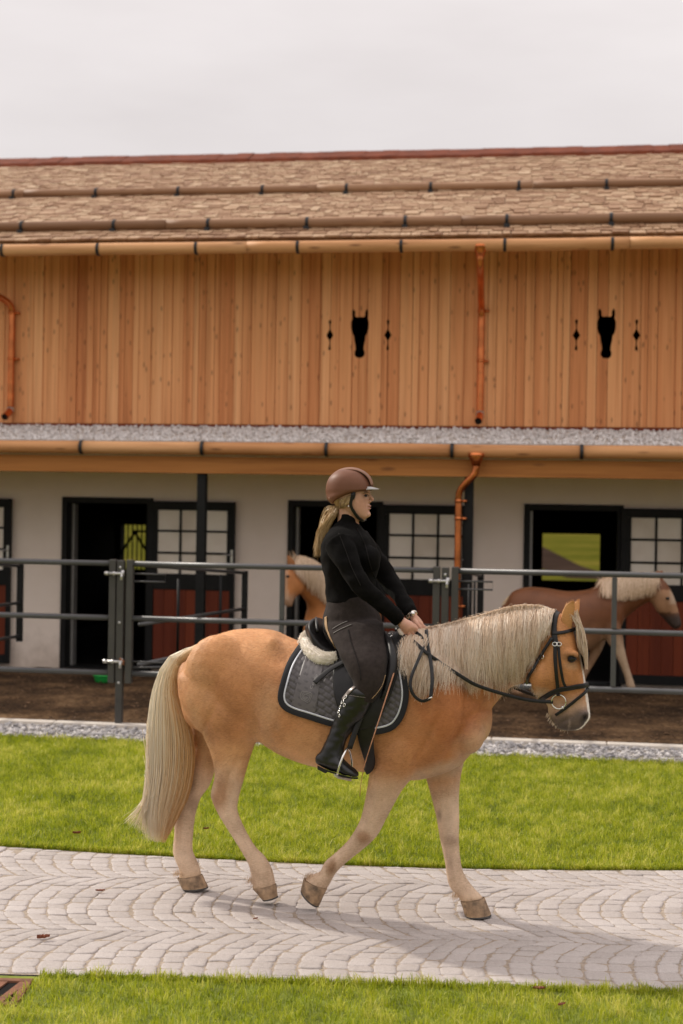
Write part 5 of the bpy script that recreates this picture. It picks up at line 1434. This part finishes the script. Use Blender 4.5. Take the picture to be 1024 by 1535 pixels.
# ================================================================== RIDER
PE = thing('person', 'rider in black roll-neck top, charcoal breeches, tall boots and brown helmet', 'person', HP(530, 985, 0), HY)
skin_st = [((507, 714), (546, 714), .05), ((497, 724), (553, 726), .070), ((496, 736), (554, 738), .076), ((498, 745), (554, 746), .077), ((503, 754), (553.5, 755), .073), ((511, 762), (553.5, 763), .065), ((519, 769), (553, 770), .054), ((527, 775), (552, 775), .040), ((534, 778), (547, 778.5), .026)]
neck_st = [((506, 752), (534, 764), .058), ((506, 766), (536, 774), .056), ((506, 782), (538, 786), .058), ((500, 796), (540, 798), .075)]
tors_st = [((498, 797), (545, 803), .13), ((492, 812), (552, 814), .155), ((490, 840), (562, 842), .15), ((495, 890), (560, 892), .12), ((494, 925), (564, 925), .14), ((500, 960), (565, 960), .14)]
def tube3(pts, r, n=14): return tube_geo([HP(*p) for p in pts], r, n)
NA = [(508, 814, .165), (524, 846, .205), (543, 880, .225), (570, 904, .18), (598, 930, .118)]
FA = [(536, 809, -.14), (560, 838, -.205), (580, 864, -.225), (598, 892, -.15), (619, 922, -.012)]
def smooth3(pts, r, n=26):
    C = interp_path([(*p, q) for p, q in zip(pts, r)], n); return [tuple(c[:3]) for c in C], [c[3] for c in C]
geos = [loft(HP, skin_st, n=28, ex=2.1), loft(HP, neck_st), loft(HP, tors_st)]
a, b = smooth3(NA, [.05, .042, .036, .032, .024]); geos.append(tube3(a, b))
a, b = smooth3(FA, [.05, .042, .036, .032, .024]); geos.append(tube3(a, b))
# face
geos += [tube3([(553, 741, 0), (556, 745, 0), (558.6, 749.0, 0)], [.0075, .008, .008], 10), ellipsoid(HP(558.4, 749.4, 0), (.0075, .009, .0065), (HP.h, HP.n, Vector((0, 0, 1)))),
         ellipsoid(HP(555, 752, .008), (.0085, .008, .006), (HP.h, HP.n, Vector((0, 0, 1)))), ellipsoid(HP(555, 752, -.008), (.0085, .008, .006), (HP.h, HP.n, Vector((0, 0, 1)))),
         ellipsoid(HP(554.1, 758.3, 0), (.0085, .018, .0046), (HP.h, HP.n, Vector((0, 0, 1)))), ellipsoid(HP(553.8, 762.2, 0), (.0085, .016, .0048), (HP.h, HP.n, Vector((0, 0, 1)))),
         ellipsoid(HP(551.2, 771, 0), (.016, .02, .015), (HP.h, HP.n, Vector((0, 0, 1)))), ellipsoid(HP(551, 738.5, 0), (.010, .055, .008), (HP.h, HP.n, Vector((0, 0, 1)))),
         ellipsoid(HP(538, 750, .048), (.016, .008, .018), (HP.h, HP.n, Vector((0, 0, 1)))), ellipsoid(HP(538, 750, -.048), (.016, .008, .018), (HP.h, HP.n, Vector((0, 0, 1)))),
         ellipsoid(HP(523.5, 751, .075), (.014, .008, .024), (HP.h, HP.n, Vector((0, 0, 1)))), ellipsoid(HP(523.5, 751, -.075), (.014, .008, .024), (HP.h, HP.n, Vector((0, 0, 1))))]
# hands
geos += [loft(HP, [((603, 924), (595, 934), .021, .116), ((613, 930), (600, 942), .027, .117), ((622, 937), (606, 948.5), .025, .116), ((625.5, 941), (609, 951), .018, .113)], capr=.6)]
for k, p, t, r in (((623.5, 942, .112), (626, 950.5, .108), (619.5, 956.5, .085), .0074), ((618.5, 945.5, .122), (620.5, 954.5, .118), (614.5, 959, .09), .0076), ((613, 947.5, .126), (614.2, 957, .122), (609, 960, .094), .0073), ((607, 947.5, .124), (607.5, 955.5, .12), (604, 958, .097), .0066)):
    m = tuple((np.array(k) + np.array(p)) / 2); geos.append(tube3([(k[0] - 5, k[1] - 4, k[2]), k, m, p, tuple((np.array(p) + np.array(t)) / 2 + np.array([.6, .6, 0])), t], [r * 1.05, r * 1.08, r, r, r * .95, r * .85], 10))
geos.append(tube3([(606, 931, .098), (615, 934, .085), (622, 938.5, .08), (626.5, 944, .083)], [.013, .0115, .010, .008], 10))
geos += [loft(HP, [((623, 920), (616, 929), .022, -.012), ((629, 926), (620, 936), .027, -.01), ((634, 932.5), (625, 941), .023, -.008)], capr=.6)]
for i, sx in enumerate((.018, .0, -.019, -.036)):
    e = (3, 1.5, 0, -2.5)[3 - i] * .6
    geos.append(tube3([(627, 931, sx * .8), (632, 935 + i * .4, sx), (637 + e, 940 + i * .3, sx), (640 + e, 945, sx), (636 + e, 948.5, sx + .004)], [.0085, .0078, .0074, .0070, .006], 10))
geos.append(tube3([(620, 929, .014), (625.5, 936, .026), (630, 941, .028), (633, 945.5, .022)], [.013, .0115, .010, .008], 10))
body_o = fuse('body', geos, .0030, 4, M['skin'], PE, .4)
V = verts_np(body_o).astype(np.float64); px, py = proj_np(V); side = (V - np.array(HP.M)) @ np.array(HP.n)
NR = np.empty(len(V) * 3, np.float32); body_o.data.vertices.foreach_get('normal', NR); NR = NR.reshape(-1, 3)
d = np.zeros(len(V))
for s in (1, -1):
    d -= dent(549, 743, 4.5, 2.6, .1, .007, s)
    d -= dent(555, 760.6, 5, .9, .0, .003, s); d -= dent(557.5, 752.5, 1.6, 1.2, 0, .003, s)
V += NR * d[:, None]; body_o.data.vertices.foreach_set('co', V.astype(np.float32).ravel()); body_o.data.update()
n1 = np.array([mnoise.noise(Vector(v) * 14) for v in V]); n2 = n1; px, py = proj_np(V)
hd = (py < 782) & (px > 500)
set_attr(body_o.data, 'coat', paint((.55, .31, .215), [
    (blob(541, 755, 9, 8) * hd * .22, (.56, .26, .18)), (blob(556, 760.5, 4.2, 3.6) * hd * .7, (.43, .19, .15)), (blob(549, 743, 6, 2.8, .1) * hd * .4, (.33, .17, .12)),
    (blob(559, 750, 3, 3) * hd * .4, (.56, .25, .17)), ((py > 915) * np.clip(.5 + n1, 0, 1) * .35, (.55, .27, .19)), (blob(613, 958, 16, 4) * (py > 950) * .4, (.58, .28, .21))]))
for s in (1, -1):
    c = HP(548.6, 743.4, .049); 
    if s < 0: c = HP.mirror(c)
    mk('eye', *ellipsoid(c, (.008, .008, .0055), (HP.h, HP.n, Vector((0, 0, 1))), 14), M['eye'], PE, True)
    mb = MB()
    mb.tube([HP(x, y, z * s) for x, y, z in ((545.6, 743, .066), (548, 741.3, .060), (551.3, 741.6, .046), (553, 743.6, .034))], [.001, .0018, .0018, .001], 6)
    mb.obj('eyelash', M['iron'], PE, True)
    mb = MB(); mb.tube([HP(x, y, z * s) for x, y, z in ((544.2, 739.8, .071), (547, 738, .067), (550.5, 737.8, .056), (553.5, 739.4, .038))], [.0008, .002, .0022, .001], 6)
    mb.obj('eyebrow', simple('brown_brow', (.10, .055, .03), .9), PE, True)

def crumple(o, amp, sc, stretch=(1, 1, 1)):
    V = verts_np(o); n = np.empty(len(V) * 3, np.float32); o.data.vertices.foreach_get('normal', n); n = n.reshape(-1, 3)
    d = np.array([mnoise.noise(Vector((v[0] * stretch[0], v[1] * stretch[1], v[2] * stretch[2])) * sc) + .5 * mnoise.noise(Vector(v) * sc * 2.3) for v in V]) * amp
    V = V + n * d[:, None]; o.data.vertices.foreach_set('co', V.astype(np.float32).ravel()); o.data.update()
# sweater
sw = [((500, 789), (543, 793), .085), ((494, 797), (550, 801), .145), ((487.5, 808), (556, 809), .185), ((484, 826), (563, 828), .178), ((485, 846), (568, 846), .165), ((489, 868), (562, 870), .142), ((492, 890), (558, 892), .138), ((491, 901), (560, 903), .146)]
col = [((509, 769), (536.5, 779), .064), ((508, 779), (538, 786), .064), ((504, 790), (542, 795), .085)]
geos = [loft(HP, sw, n=32, ex=2.2), loft(HP, col, n=28)]
a, b = smooth3([(506, 812, .15), (523, 846, .200), (543, 879, .222), (570, 903, .182), (597, 928, .120)], [.072, .059, .049, .042, .034]); geos.append(tube3(a, b, 18))
a, b = smooth3([(535, 809, -.13), (560, 838, -.20), (580, 864, -.228), (597, 890, -.155), (616, 918, -.02)], [.068, .060, .052, .044, .033]); geos.append(tube3(a, b, 18))
geos += [ell(553, 838, .075, .062, .075, .065), ell(553, 838, -.075, .062, .075, .065)]
swo = fuse('sweater', geos, .0075, 5, M['sweater'], PE); crumple(swo, .0075, 9, (1, 1, 2.0))
DS = Drape(bvh_of([swo]), HP); M['seam'] = simple('sweater_seam', (.019, .017, .016), .9, spec=.1)
for pts in ([(508, 800), (519, 828), (528, 852), (541, 878)], [(535, 792), (548, 820), (556, 850), (570, 882), (590, 906)]):
    mk('seam', *ribbon(DS, pts, .0032, .003, 40, .0014), M['seam'], PE, True)
mk('cuff', *tube_geo([HP(594, 925.5, .125), HP(599, 930, .116)], [.0365, .0345], 18), M['sweater'], PE, True)
mk('cuff', *tube_geo([HP(613, 915, -.03), HP(617.5, 920, -.017)], [.0345, .0325], 18), M['sweater'], PE, True)
w_ = MB(); w_.tube([HP(616.2, 920.3, -.018), HP(618.6, 923, -.012)], .030, 18); wo = w_.obj('watch', M['watch'], PE, True)
mk('watch_face', *ellipsoid(HP(618, 920, .010), (.014, .009, .014), (HP.h, HP.n, Vector((0, 0, 1)))), M['silver'], wo, True)
# breeches
M['trim0'] = simple('grey_trim', (.22, .20, .19), .7)
br = [((493, 893), (559, 895), .136), ((490.5, 907), (563, 910), .152), ((486.5, 928), (569, 930), .174), ((488, 948), (574, 948), .182), ((500, 968), (575, 966), .17), ((515, 982), (570, 978), .12)]
geos = [loft(HP, br, n=32, ex=2.2)]
for s in (1, -1):
    geos.append(loft(HP, [((487, 934), (573, 934), .10, .10 * s), ((496, 955), (577.5, 962), .098, .185 * s), ((508, 978), (580, 984), .09, .262 * s), ((520, 1001), (579.5, 1006), .082, .305 * s), ((529, 1020), (574.5, 1029), .074, .325 * s), ((530, 1036), (566, 1043), .067, .328 * s), ((522, 1052), (556, 1056), .06, .328 * s)], n=28, ex=2.15))
bro = fuse('breeches', geos, .0075, 5, M['breeches'], PE); crumple(bro, .0045, 11, (1, 1, 1.5))
DB = Drape(bvh_of([bro]), HP)
mk('seat_edging', *ribbon(DB, [(489, 925), (489.5, 938), (494, 952), (501, 966), (508, 980)], [.020 - .012 * i / 29 for i in range(30)], .004, 30, .001), M['tan'], PE, True)
mk('knee_piping', *ribbon(DB, [(577, 1012), (573, 1026), (566, 1037), (557, 1047)], .0032, .003, 20, .001), M['tan'], PE, True)
for pts in ([(499, 943), (509, 937), (521, 931.5)], [(500, 949.5), (512, 943), (527, 936.5)]): mk('hip_piping', *ribbon(DB, pts, .0028, .003, 18, .001), M['trim0'], PE, True)
mk('side_seam', *ribbon(DB, [(522, 944), (526, 962), (534, 985), (540, 1005), (541, 1020)], .004, .003, 30, .0005), M['seam'], PE, True)
# boots
M['trim'] = simple('pewter_trim', (.26, .22, .20), .35, .5, .3, 60)
for s in (1, -1):
    so_ = .335 * s
    geos = [loft(HP, [((525, 1031), (561, 1042), .066, so_), ((513, 1050), (556, 1058), .067, so_), ((504, 1068), (546, 1075), .064, so_), ((498, 1086), (532, 1091), .058, so_), ((491, 1104), (519, 1110), .050, so_ + .01 * s), ((484, 1119), (515, 1128), .046, so_ + .02 * s), ((478, 1132), (514, 1141), .046, so_ + .025 * s)], n=26, ex=2.1),
            loft(HP, [((479, 1128), (476.5, 1146), .034, so_ + .025 * s), ((492, 1126), (488, 1152), .040, so_ + .028 * s), ((508, 1132), (504, 1157), .044, so_ + .033 * s), ((520, 1144), (517, 1161), .047, so_ + .038 * s), ((531, 1153.5), (529, 1163.5), .040, so_ + .04 * s), ((536.5, 1159), (536, 1164), .022, so_ + .04 * s)], n=24, ex=2.2)]
    bo = fuse('boot', geos, .0065, 4, M['boot'], PE); crumple(bo, .0035, 16, (1, 1, 2.2))
    V, F = [], []; outl = [(476, 1147), (488, 1153), (504, 1158.5), (517, 1162.5), (529, 1165), (537, 1165)]; C = interp_path(outl, 24); m = 24
    for i, (x, y) in enumerate(C):
        t = i / 23; hw = .033 + .016 * sin(pi * min(1, t * 1.15) * .75) - .028 * max(0, t - .8) * 5; hw = max(hw, .012); cs = so_ + (.025 + .015 * t) * s
        hh_ = .020 if t < .24 else .009
        for (a, z) in ((-1, 0), (1, 0), (1, -1), (-1, -1)): V.append(HP(x, y, cs + a * hw) + Vector((0, 0, z * hh_)))
    for i in range(m - 1):
        for k in range(4): l = (k + 1) % 4; F.append((i * 4 + k, i * 4 + l, (i + 1) * 4 + l, (i + 1) * 4 + k))
    F.append((3, 2, 1, 0)); F.append(tuple((m - 1) * 4 + k for k in range(4))); mk('sole', V, F, M['leather'], bo)
    if s > 0:
        DBt = Drape(bvh_of([bo]), HP)
        mk('buckle_strip', *ribbon(DBt, [(540, 1024.5), (532, 1030), (522, 1039), (514, 1049)], .022, .005, 20, .001), M['trim'], bo, True)
        for (x, y, rr) in ((519, 1045, .010), (514.5, 1052, .011), (517, 1057, .008), (511, 1060, .009), (508.5, 1067, .008), (509.5, 1073, .006)):
            p, nn, ok = DBt(x, y, .004); mk('buckle', *ring(p, nn, Vector((.4, 0, 1)), rr, .0022, 14, rr * .7), M['silver'], bo, True)
        mk('top_seam', *ribbon(DBt, [(522, 1042), (536, 1044), (548, 1045.5)], .002, .002, 14, .0005), M['trim'], bo, True)
# helmet
hs = [((516, 702.6), (531, 702.6), .025), ((506, 706), (544, 707.5), .065), ((497, 713), (552, 715), .092), ((491.5, 722), (557, 723.5), .104), ((489.3, 733), (558.5, 731), .108), ((490, 741), (557, 734.5), .107), ((492, 749), (540, 738), .102), ((498, 755.5), (522, 743), .088)]
he = mk('helmet', *loft(HP, hs, n=36, ex=2.05, capr=.25), M['helmet'], PE, True)
def hrow(off, s):
    return [(HP(x, y, s)) for x, y in interp_path([(493.5, 719), (500, 710.5), (510, 704.5), (523, 701.8), (536, 703.2), (547, 708.5), (554.5, 716), (558.5, 726)], 30)]
V, F = [], []
for i in range(30):
    x, y = interp_path([(493, 719.5), (500, 710.3), (510, 704), (523, 701.2), (536, 702.6), (547.5, 708), (555.5, 716), (559.5, 727)], 30)[i]
    cx, cy = 524, 735
    for q in np.linspace(-1, 1, 9):
        k = abs(q) ** 2 * .10; xx = x + (cx - x) * k; yy = y + (cy - y) * k; V.append(HP(xx, yy, q * .046))
for i in range(29):
    for k in range(8): a = i * 9 + k; F.append((a, a + 1, a + 10, a + 9))
stp = mk('helmet_stripe', V, F, M['helmettop'], PE, True); so_m = stp.modifiers.new('s', 'SOLIDIFY'); so_m.thickness = .003; so_m.offset = 1
V, F = [], []; 
for i, q in enumerate(np.linspace(-1, 1, 17)):
    r0 = (552 + 6.5 * (1 - q * q) ** .5, 730.5); ext = 10.5 * (1 - abs(q) ** 2.2)
    V += [HP(r0[0] - 1, 729.5, q * .088), HP(r0[0] + ext, 732.6, q * .092), HP(r0[0] + ext, 733.9, q * .092), HP(r0[0] - 3, 734.6, q * .09)]
for i in range(16):
    for k in range(4): l = (k + 1) % 4; F.append((i * 4 + k, i * 4 + l, (i + 1) * 4 + l, (i + 1) * 4 + k))
F.append((0, 1, 2, 3)); F.append((67, 66, 65, 64)); mk('helmet_peak', V, F, M['peak'], PE)
both('chin_strap', strap_geo([HP(x, y, s) for x, y, s in interp_path([(529, 740, .086), (527, 749, .084), (526, 758, .080), (531, 768, .069), (537, 776, .054), (543, 780.5, .03), (545, 781.5, .0)], 24)], [HP.n + HP.h * .2 + Vector((0, 0, -.3))] * 24, .015, .004), M['leather'], PE)
both('ear_guard', ellipsoid(HP(529.5, 741, .079), (.012, .008, .028), (HP.h, HP.n, Vector((0, 0, 1)))), M['leather'], PE)
both('helmet_dial', ellipsoid(HP(496, 747, .07), (.012, .012, .012)), M['helmettop'], PE)
# hair
P, T = [], []
for i in range(1500):
    s0 = random.uniform(-.028, .034); a = (507 + random.gauss(0, 2.2), 761 + random.gauss(0, 2.4)); f = random.random(); tone = random.random()
    e = (472.5 + f * 11 + random.gauss(0, 1.5), 823 + random.gauss(0, 5) + 3 * sin(f * 9)); mid1 = (496 + f * 7 + random.gauss(0, 1.6), 770 + (1 - f) * 3); mid2 = (479 + f * 11 + random.gauss(0, 1.5), 797 + random.gauss(0, 2))
    C = interp_path([(*a, s0), (*mid1, s0 * 1.5 + .01), (*mid2, s0 * 1.3), (*e, s0 * 1.1 + random.gauss(0, .01))], 12); P.append([HP(*c) for c in C]); T.append(np.clip(.35 + .5 * tone + random.gauss(0, .12) - f * .15, 0, 1))
for i in range(40):
    f = random.random(); C = interp_path([(506, 760, random.uniform(-.03, .03)), (494 + random.gauss(0, 4), 766 + random.gauss(0, 3), random.uniform(-.04, .04)), (481 + random.gauss(0, 3), 795 + random.gauss(0, 6), random.uniform(-.04, .05)), (476 + random.gauss(0, 3), 820 + random.gauss(0, 8), random.uniform(-.04, .05))], 12); P.append([HP(*c) for c in C]); T.append(random.uniform(.5, 1))
strands('ponytail', np.array(P), np.r_[np.full(8, .0012), .001, .0008, .0006, .0003], M['blond'], PE, np.array(T))
P, T = [], []
for i in range(900):
    f = random.random(); st_ = (random.uniform(512, 531), 0); x0 = random.uniform(510, 533); y0 = 741 + (533 - x0) * .35 + random.uniform(-2, 2); s0 = .078 if x0 > 515 else .07
    if i % 3 == 0: s0 = -s0
    sg = 1 if s0 > 0 else -1
    C = interp_path([(x0, y0, s0), ((x0 * .55 + 507 * .45), y0 + (761 - y0) * .55 + random.gauss(0, 1.5) + (3 if i % 2 else -2), (.074 + random.uniform(0, .008)) * sg), (507 + random.gauss(0, 1.5), 760 + random.gauss(0, 2), .02 * sg)], 8); P.append([HP(*c) for c in C]); T.append(random.random() * .8)
strands('hair', np.array(P), np.full(8, .0011), M['blond'], PE, np.array(T))
V, F = loft(HP, [((498, 740), (524, 738), .07), ((500, 750), (522, 748), .072), ((504, 758), (518, 757), .05), ((505, 764), (512, 764), .025)]); o = mk('scalp_hair', V, F, M['blond'], PE, True); set_attr(o.data, 'tone', np.full(len(V), .35))
mk('hair_tie', *ellipsoid(HP(506, 762, .0), (.017, .030, .016)), M['leather'], PE, True)
mb = MB(); mb.tube([HP(522.5, 757.5, .083), HP(522.6, 760.5, .084)], .003, 6); mb.obj('earring', M['silver'], PE, True)

# riding crop
CP = thing('riding_crop', 'thin brown cane whip with pale grip held in the near hand', 'whip', HP(606, 957, .15), HY)
C = interp_path([(606.6, 957.5, .13), (587, 1020, .33), (566, 1086, .45), (548, 1142, .47), (541.5, 1172, .45), (539.5, 1194, .44)], 40)
mk('shaft', *tube_geo([HP(*c) for c in C], [.0046 - .0032 * i / 39 for i in range(40)], 8), M['cane'], CP, True)
mk('grip', *tube_geo([HP(598, 943, .118), HP(601, 948, .122), HP(605.5, 955, .128)], [.011, .0125, .0095], 12), M['grip'], CP, True)
mk('cap', *tube_geo([HP(605.3, 954.8, .128), HP(607, 958.5, .131)], [.0085, .0075], 12), M['silver'], CP, True)

# ================================================================== HORSES IN THE PADDOCK
def paint_simple(o, base, layers):
    V = verts_np(o).astype(float); px, py = proj_np(V); C = np.tile(np.array(base, float), (len(V), 1))
    for fn, c in layers:
        w = np.clip(fn(px, py), 0, 1); C = C * (1 - w[:, None]) + np.array(c)[None] * w[:, None]
    set_attr(o.data, 'coat', C)
def hang(PLN, tree, top, low, n, name, parent, dxr, r=.003, tone=(.3, 1)):
    D = Drape(tree, PLN); P, T = [], []; tp = interp_path(top, 80)
    for i in range(n):
        x, y = tp[random.randrange(80)]; xe = x + random.gauss(*dxr); ye = along(xe, low) * random.uniform(.965, 1.008); row = []; last = .03
        for t in np.linspace(0, 1, 7):
            p, nn, ok = D(x + (xe - x) * t, y + (ye - y) * t, .03)
            if ok and t > 0: last = (p - PLN.M).dot(PLN.n); row.append(p)
            else: row.append(PLN(x + (xe - x) * t, y + (ye - y) * t, random.uniform(-.02, .03) if t == 0 else last))
        P.append(row); T.append(random.uniform(*tone))
    return strands(name, np.array(P), np.array([1, 1, 1, 1, .9, .7, .4]) * r, M['mane'], parent, np.array(T))
# right: walking to the right, between the fence and the stable
Q0 = L2W(3.0, -2.3); Q = Plane(Q0, -TH); H2 = thing('chestnut_horse', 'darker chestnut horse with pale mane walking to the right behind the fence', 'horse', Q0, -TH)
geos = [loft(Q, [((757, 905), (757, 935), .12), ((768, 887), (770, 960), .20), ((790, 880), (795, 985), .27), ((815, 881), (820, 975), .30), ((850, 886), (850, 978), .31), ((880, 884), (880, 975), .29), ((905, 876), (905, 960), .24), ((925, 885), (925, 945), .17)], ex=2.2),
        loft(Q, [((895, 874), (915, 950), .18), ((915, 868), (940, 925), .14), ((940, 863), (962, 908), .11), ((965, 861), (978, 900), .09), ((980, 864), (985, 897), .08)]),
        loft(Q, [((985, 864), (974, 892), .07), ((998, 872), (978, 905), .10), ((1009, 891), (985, 917), .095), ((1015, 908), (995, 928), .07), ((1019, 922), (1003, 937), .06), ((1022, 934), (1010, 943), .055)], ex=2.2),
        loft(Q, [((885, 935), (930, 935), .09, .12), ((905, 955), (934, 950), .07, .12), ((918, 975), (936, 968), .05, .11), ((928, 995), (941, 990), .04, .10), ((935, 1012), (946, 1008), .045, .09), ((938, 1024), (950, 1020), .05, .09), ((939, 1030), (953, 1030), .055, .09)]),
        loft(Q, [((880, 940), (912, 945), .09, -.12), ((884, 970), (905, 970), .06, -.11), ((880, 990), (893, 992), .045, -.10), ((868, 1010), (880, 1014), .04, -.09), ((862, 1024), (876, 1028), .05, -.09), ((862, 1034), (878, 1034), .055, -.09)]),
        loft(Q, [((760, 930), (812, 930), .13, .13), ((764, 960), (802, 965), .10, .13), ((768, 985), (792, 990), .06, .11), ((764, 1002), (780, 1006), .045, .10), ((766, 1020), (779, 1021), .04, .09), ((766, 1032), (782, 1032), .05, .09), ((766, 1038), (786, 1038), .055, .09)]),
        loft(Q, [((770, 940), (820, 945), .12, -.13), ((785, 965), (818, 970), .09, -.13), ((795, 990), (815, 992), .055, -.11), ((798, 1008), (811, 1008), .042, -.10), ((802, 1022), (815, 1022), .045, -.09), ((803, 1036), (820, 1036), .055, -.09)])]
h2b = fuse('body', geos, .018, 5, M['coat'], H2)
paint_simple(h2b, (.15, .052, .018), [(lambda x, y: sstep(920, 990, y) * (x < 930) * .8, (.40, .25, .15)), (lambda x, y: (x > 985) * sstep(912, 928, y) * .95, (.035, .025, .022)), (lambda x, y: (x > 975) * (y > 885) * (y < 918) * .6, (.42, .24, .13)),
    (lambda x, y: (x > 1000) * (y < 905) * np.clip((x - 1002) / 10, 0, .6), (.5, .4, .3)), (lambda x, y: (x > 900) * sstep(940, 975, y) * .9, (.46, .33, .22))])
t2 = bvh_of([h2b])
hang(Q, t2, [(903, 872), (920, 866), (945, 861), (970, 859), (985, 862)], [(905, 892), (925, 896), (950, 893), (980, 886)], 2200, 'mane', H2, (-2, 4), .003, (.0, .6))
P = [];
for i in range(500):
    f = random.gauss(0, 1); C = interp_path([(763, 893), (757 + f, 902), (755 + f * 2, 950), (758 + f * 3, 1000 + random.gauss(0, 8))], 8); P.append([Q(x, y, random.uniform(-.05, .05)) for x, y in C])
strands('tail', np.array(P), np.full(8, .003), M['tail'], H2, RNG.random(500))
for (x, s) in ((984, .05), (989, -.05)):
    V, F = loft(Q, [((x - 5, 872), (x + 5, 874), .03, s), ((x - 4, 864), (x + 5, 866), .03, s), ((x + 1, 856), (x + 5, 857), .012, s)]); e = mk('ear', V, F, M['coat'], H2, True); set_attr(e.data, 'coat', np.tile(np.array([.25, .09, .03]), (len(V), 1)))
p = Q(1001, 897, .1); mk('eye', *ellipsoid(p, (.02, .02, .016)), M['eye'], H2, True)
# left: looking left, behind the rider
Q1 = at(455, 900, 15.3); Q1.z = 0; Qb = Plane(Q1, radians(48)); H3 = thing('light_chestnut_horse', 'light chestnut horse facing left with flaxen mane, half hidden behind the rider', 'horse', Q1, -TH)
def fl(st): return [((b[0], b[1]), (a[0], a[1]), *r) for a, b, *r in st]
geos = [loft(Qb, [((466, 935), (466, 980), .12), ((474, 900), (472, 1000), .18), ((487, 880), (487, 1000), .23), ((503, 886), (503, 985), .27), ((520, 890), (520, 978), .27), ((538, 890), (538, 972), .26), ((552, 894), (550, 962), .2), ((560, 908), (558, 945), .12)], ex=2.2),
        loft(Qb, [((505, 878), (466, 975), .18), ((488, 855), (467, 918), .14), ((470, 841), (457, 897), .11), ((455, 836), (446, 888), .09), ((444, 837), (440, 880), .08)]),
        loft(Qb, [((436, 842), (452, 880), .075), ((428.5, 858), (452, 886), .10), ((427, 875), (447, 890), .095), ((426.5, 890), (440, 896), .07), ((427, 900), (437, 902), .06), ((429, 907), (436, 908), .05)], ex=2.2)]
for (x, s) in ((480, .11), (486, -.11), (545, .11), (538, -.11)):
    geos.append(loft(Qb, [((x - 12, 945), (x + 13, 945), .08, s), ((x - 8, 978), (x + 7, 978), .055, s), ((x - 5, 995), (x + 4, 995), .042, s), ((x - 5, 1012), (x + 4, 1012), .042, s), ((x - 6, 1024), (x + 4, 1024), .05, s)]))
h3b = fuse('body', geos, .016, 5, M['coat'], H3)
paint_simple(h3b, (.46, .18, .058), [(lambda x, y: (x < 445) * sstep(885, 900, y) * .7, (.40, .28, .2)), (lambda x, y: (x < 432) * (y > 850) * (y < 900) * .35, (.6, .45, .33)), (lambda x, y: sstep(985, 1010, y) * .8, (.45, .32, .2))])
t3 = bvh_of([h3b])
hang(Qb, t3, [(438, 839), (447, 836), (460, 836), (475, 843), (490, 856), (505, 876)], [(436, 850), (445, 862), (460, 880), (475, 889), (490, 905), (505, 930)], 1500, 'mane', H3, (2, 4), .0028, (.05, .65))
for (x, y, s, l) in ((431, 833, .05, -2), (449.5, 833, -.05, 0)):
    V, F = loft(Qb, [((x - 1 - l, y + 14), (x + 9 - l, y + 12), .03, s), ((x - 2 - l, y + 7), (x + 7 - l, y + 7), .028, s), ((x - .5, y), (x + 2, y), .01, s)]); e = mk('ear', V, F, M['coat'], H3, True); set_attr(e.data, 'coat', np.tile(np.array([.36, .15, .055]), (len(V), 1)))
p = Qb(431.5, 864, .092); mk('eye', *ellipsoid(p, (.02, .02, .016)), M['eye'], H3, True)
for H, PLN, xs_ in ((H2, Q, None),):
    pass
for o in list(bpy.data.meshes):
    if o.users == 0: bpy.data.meshes.remove(o)
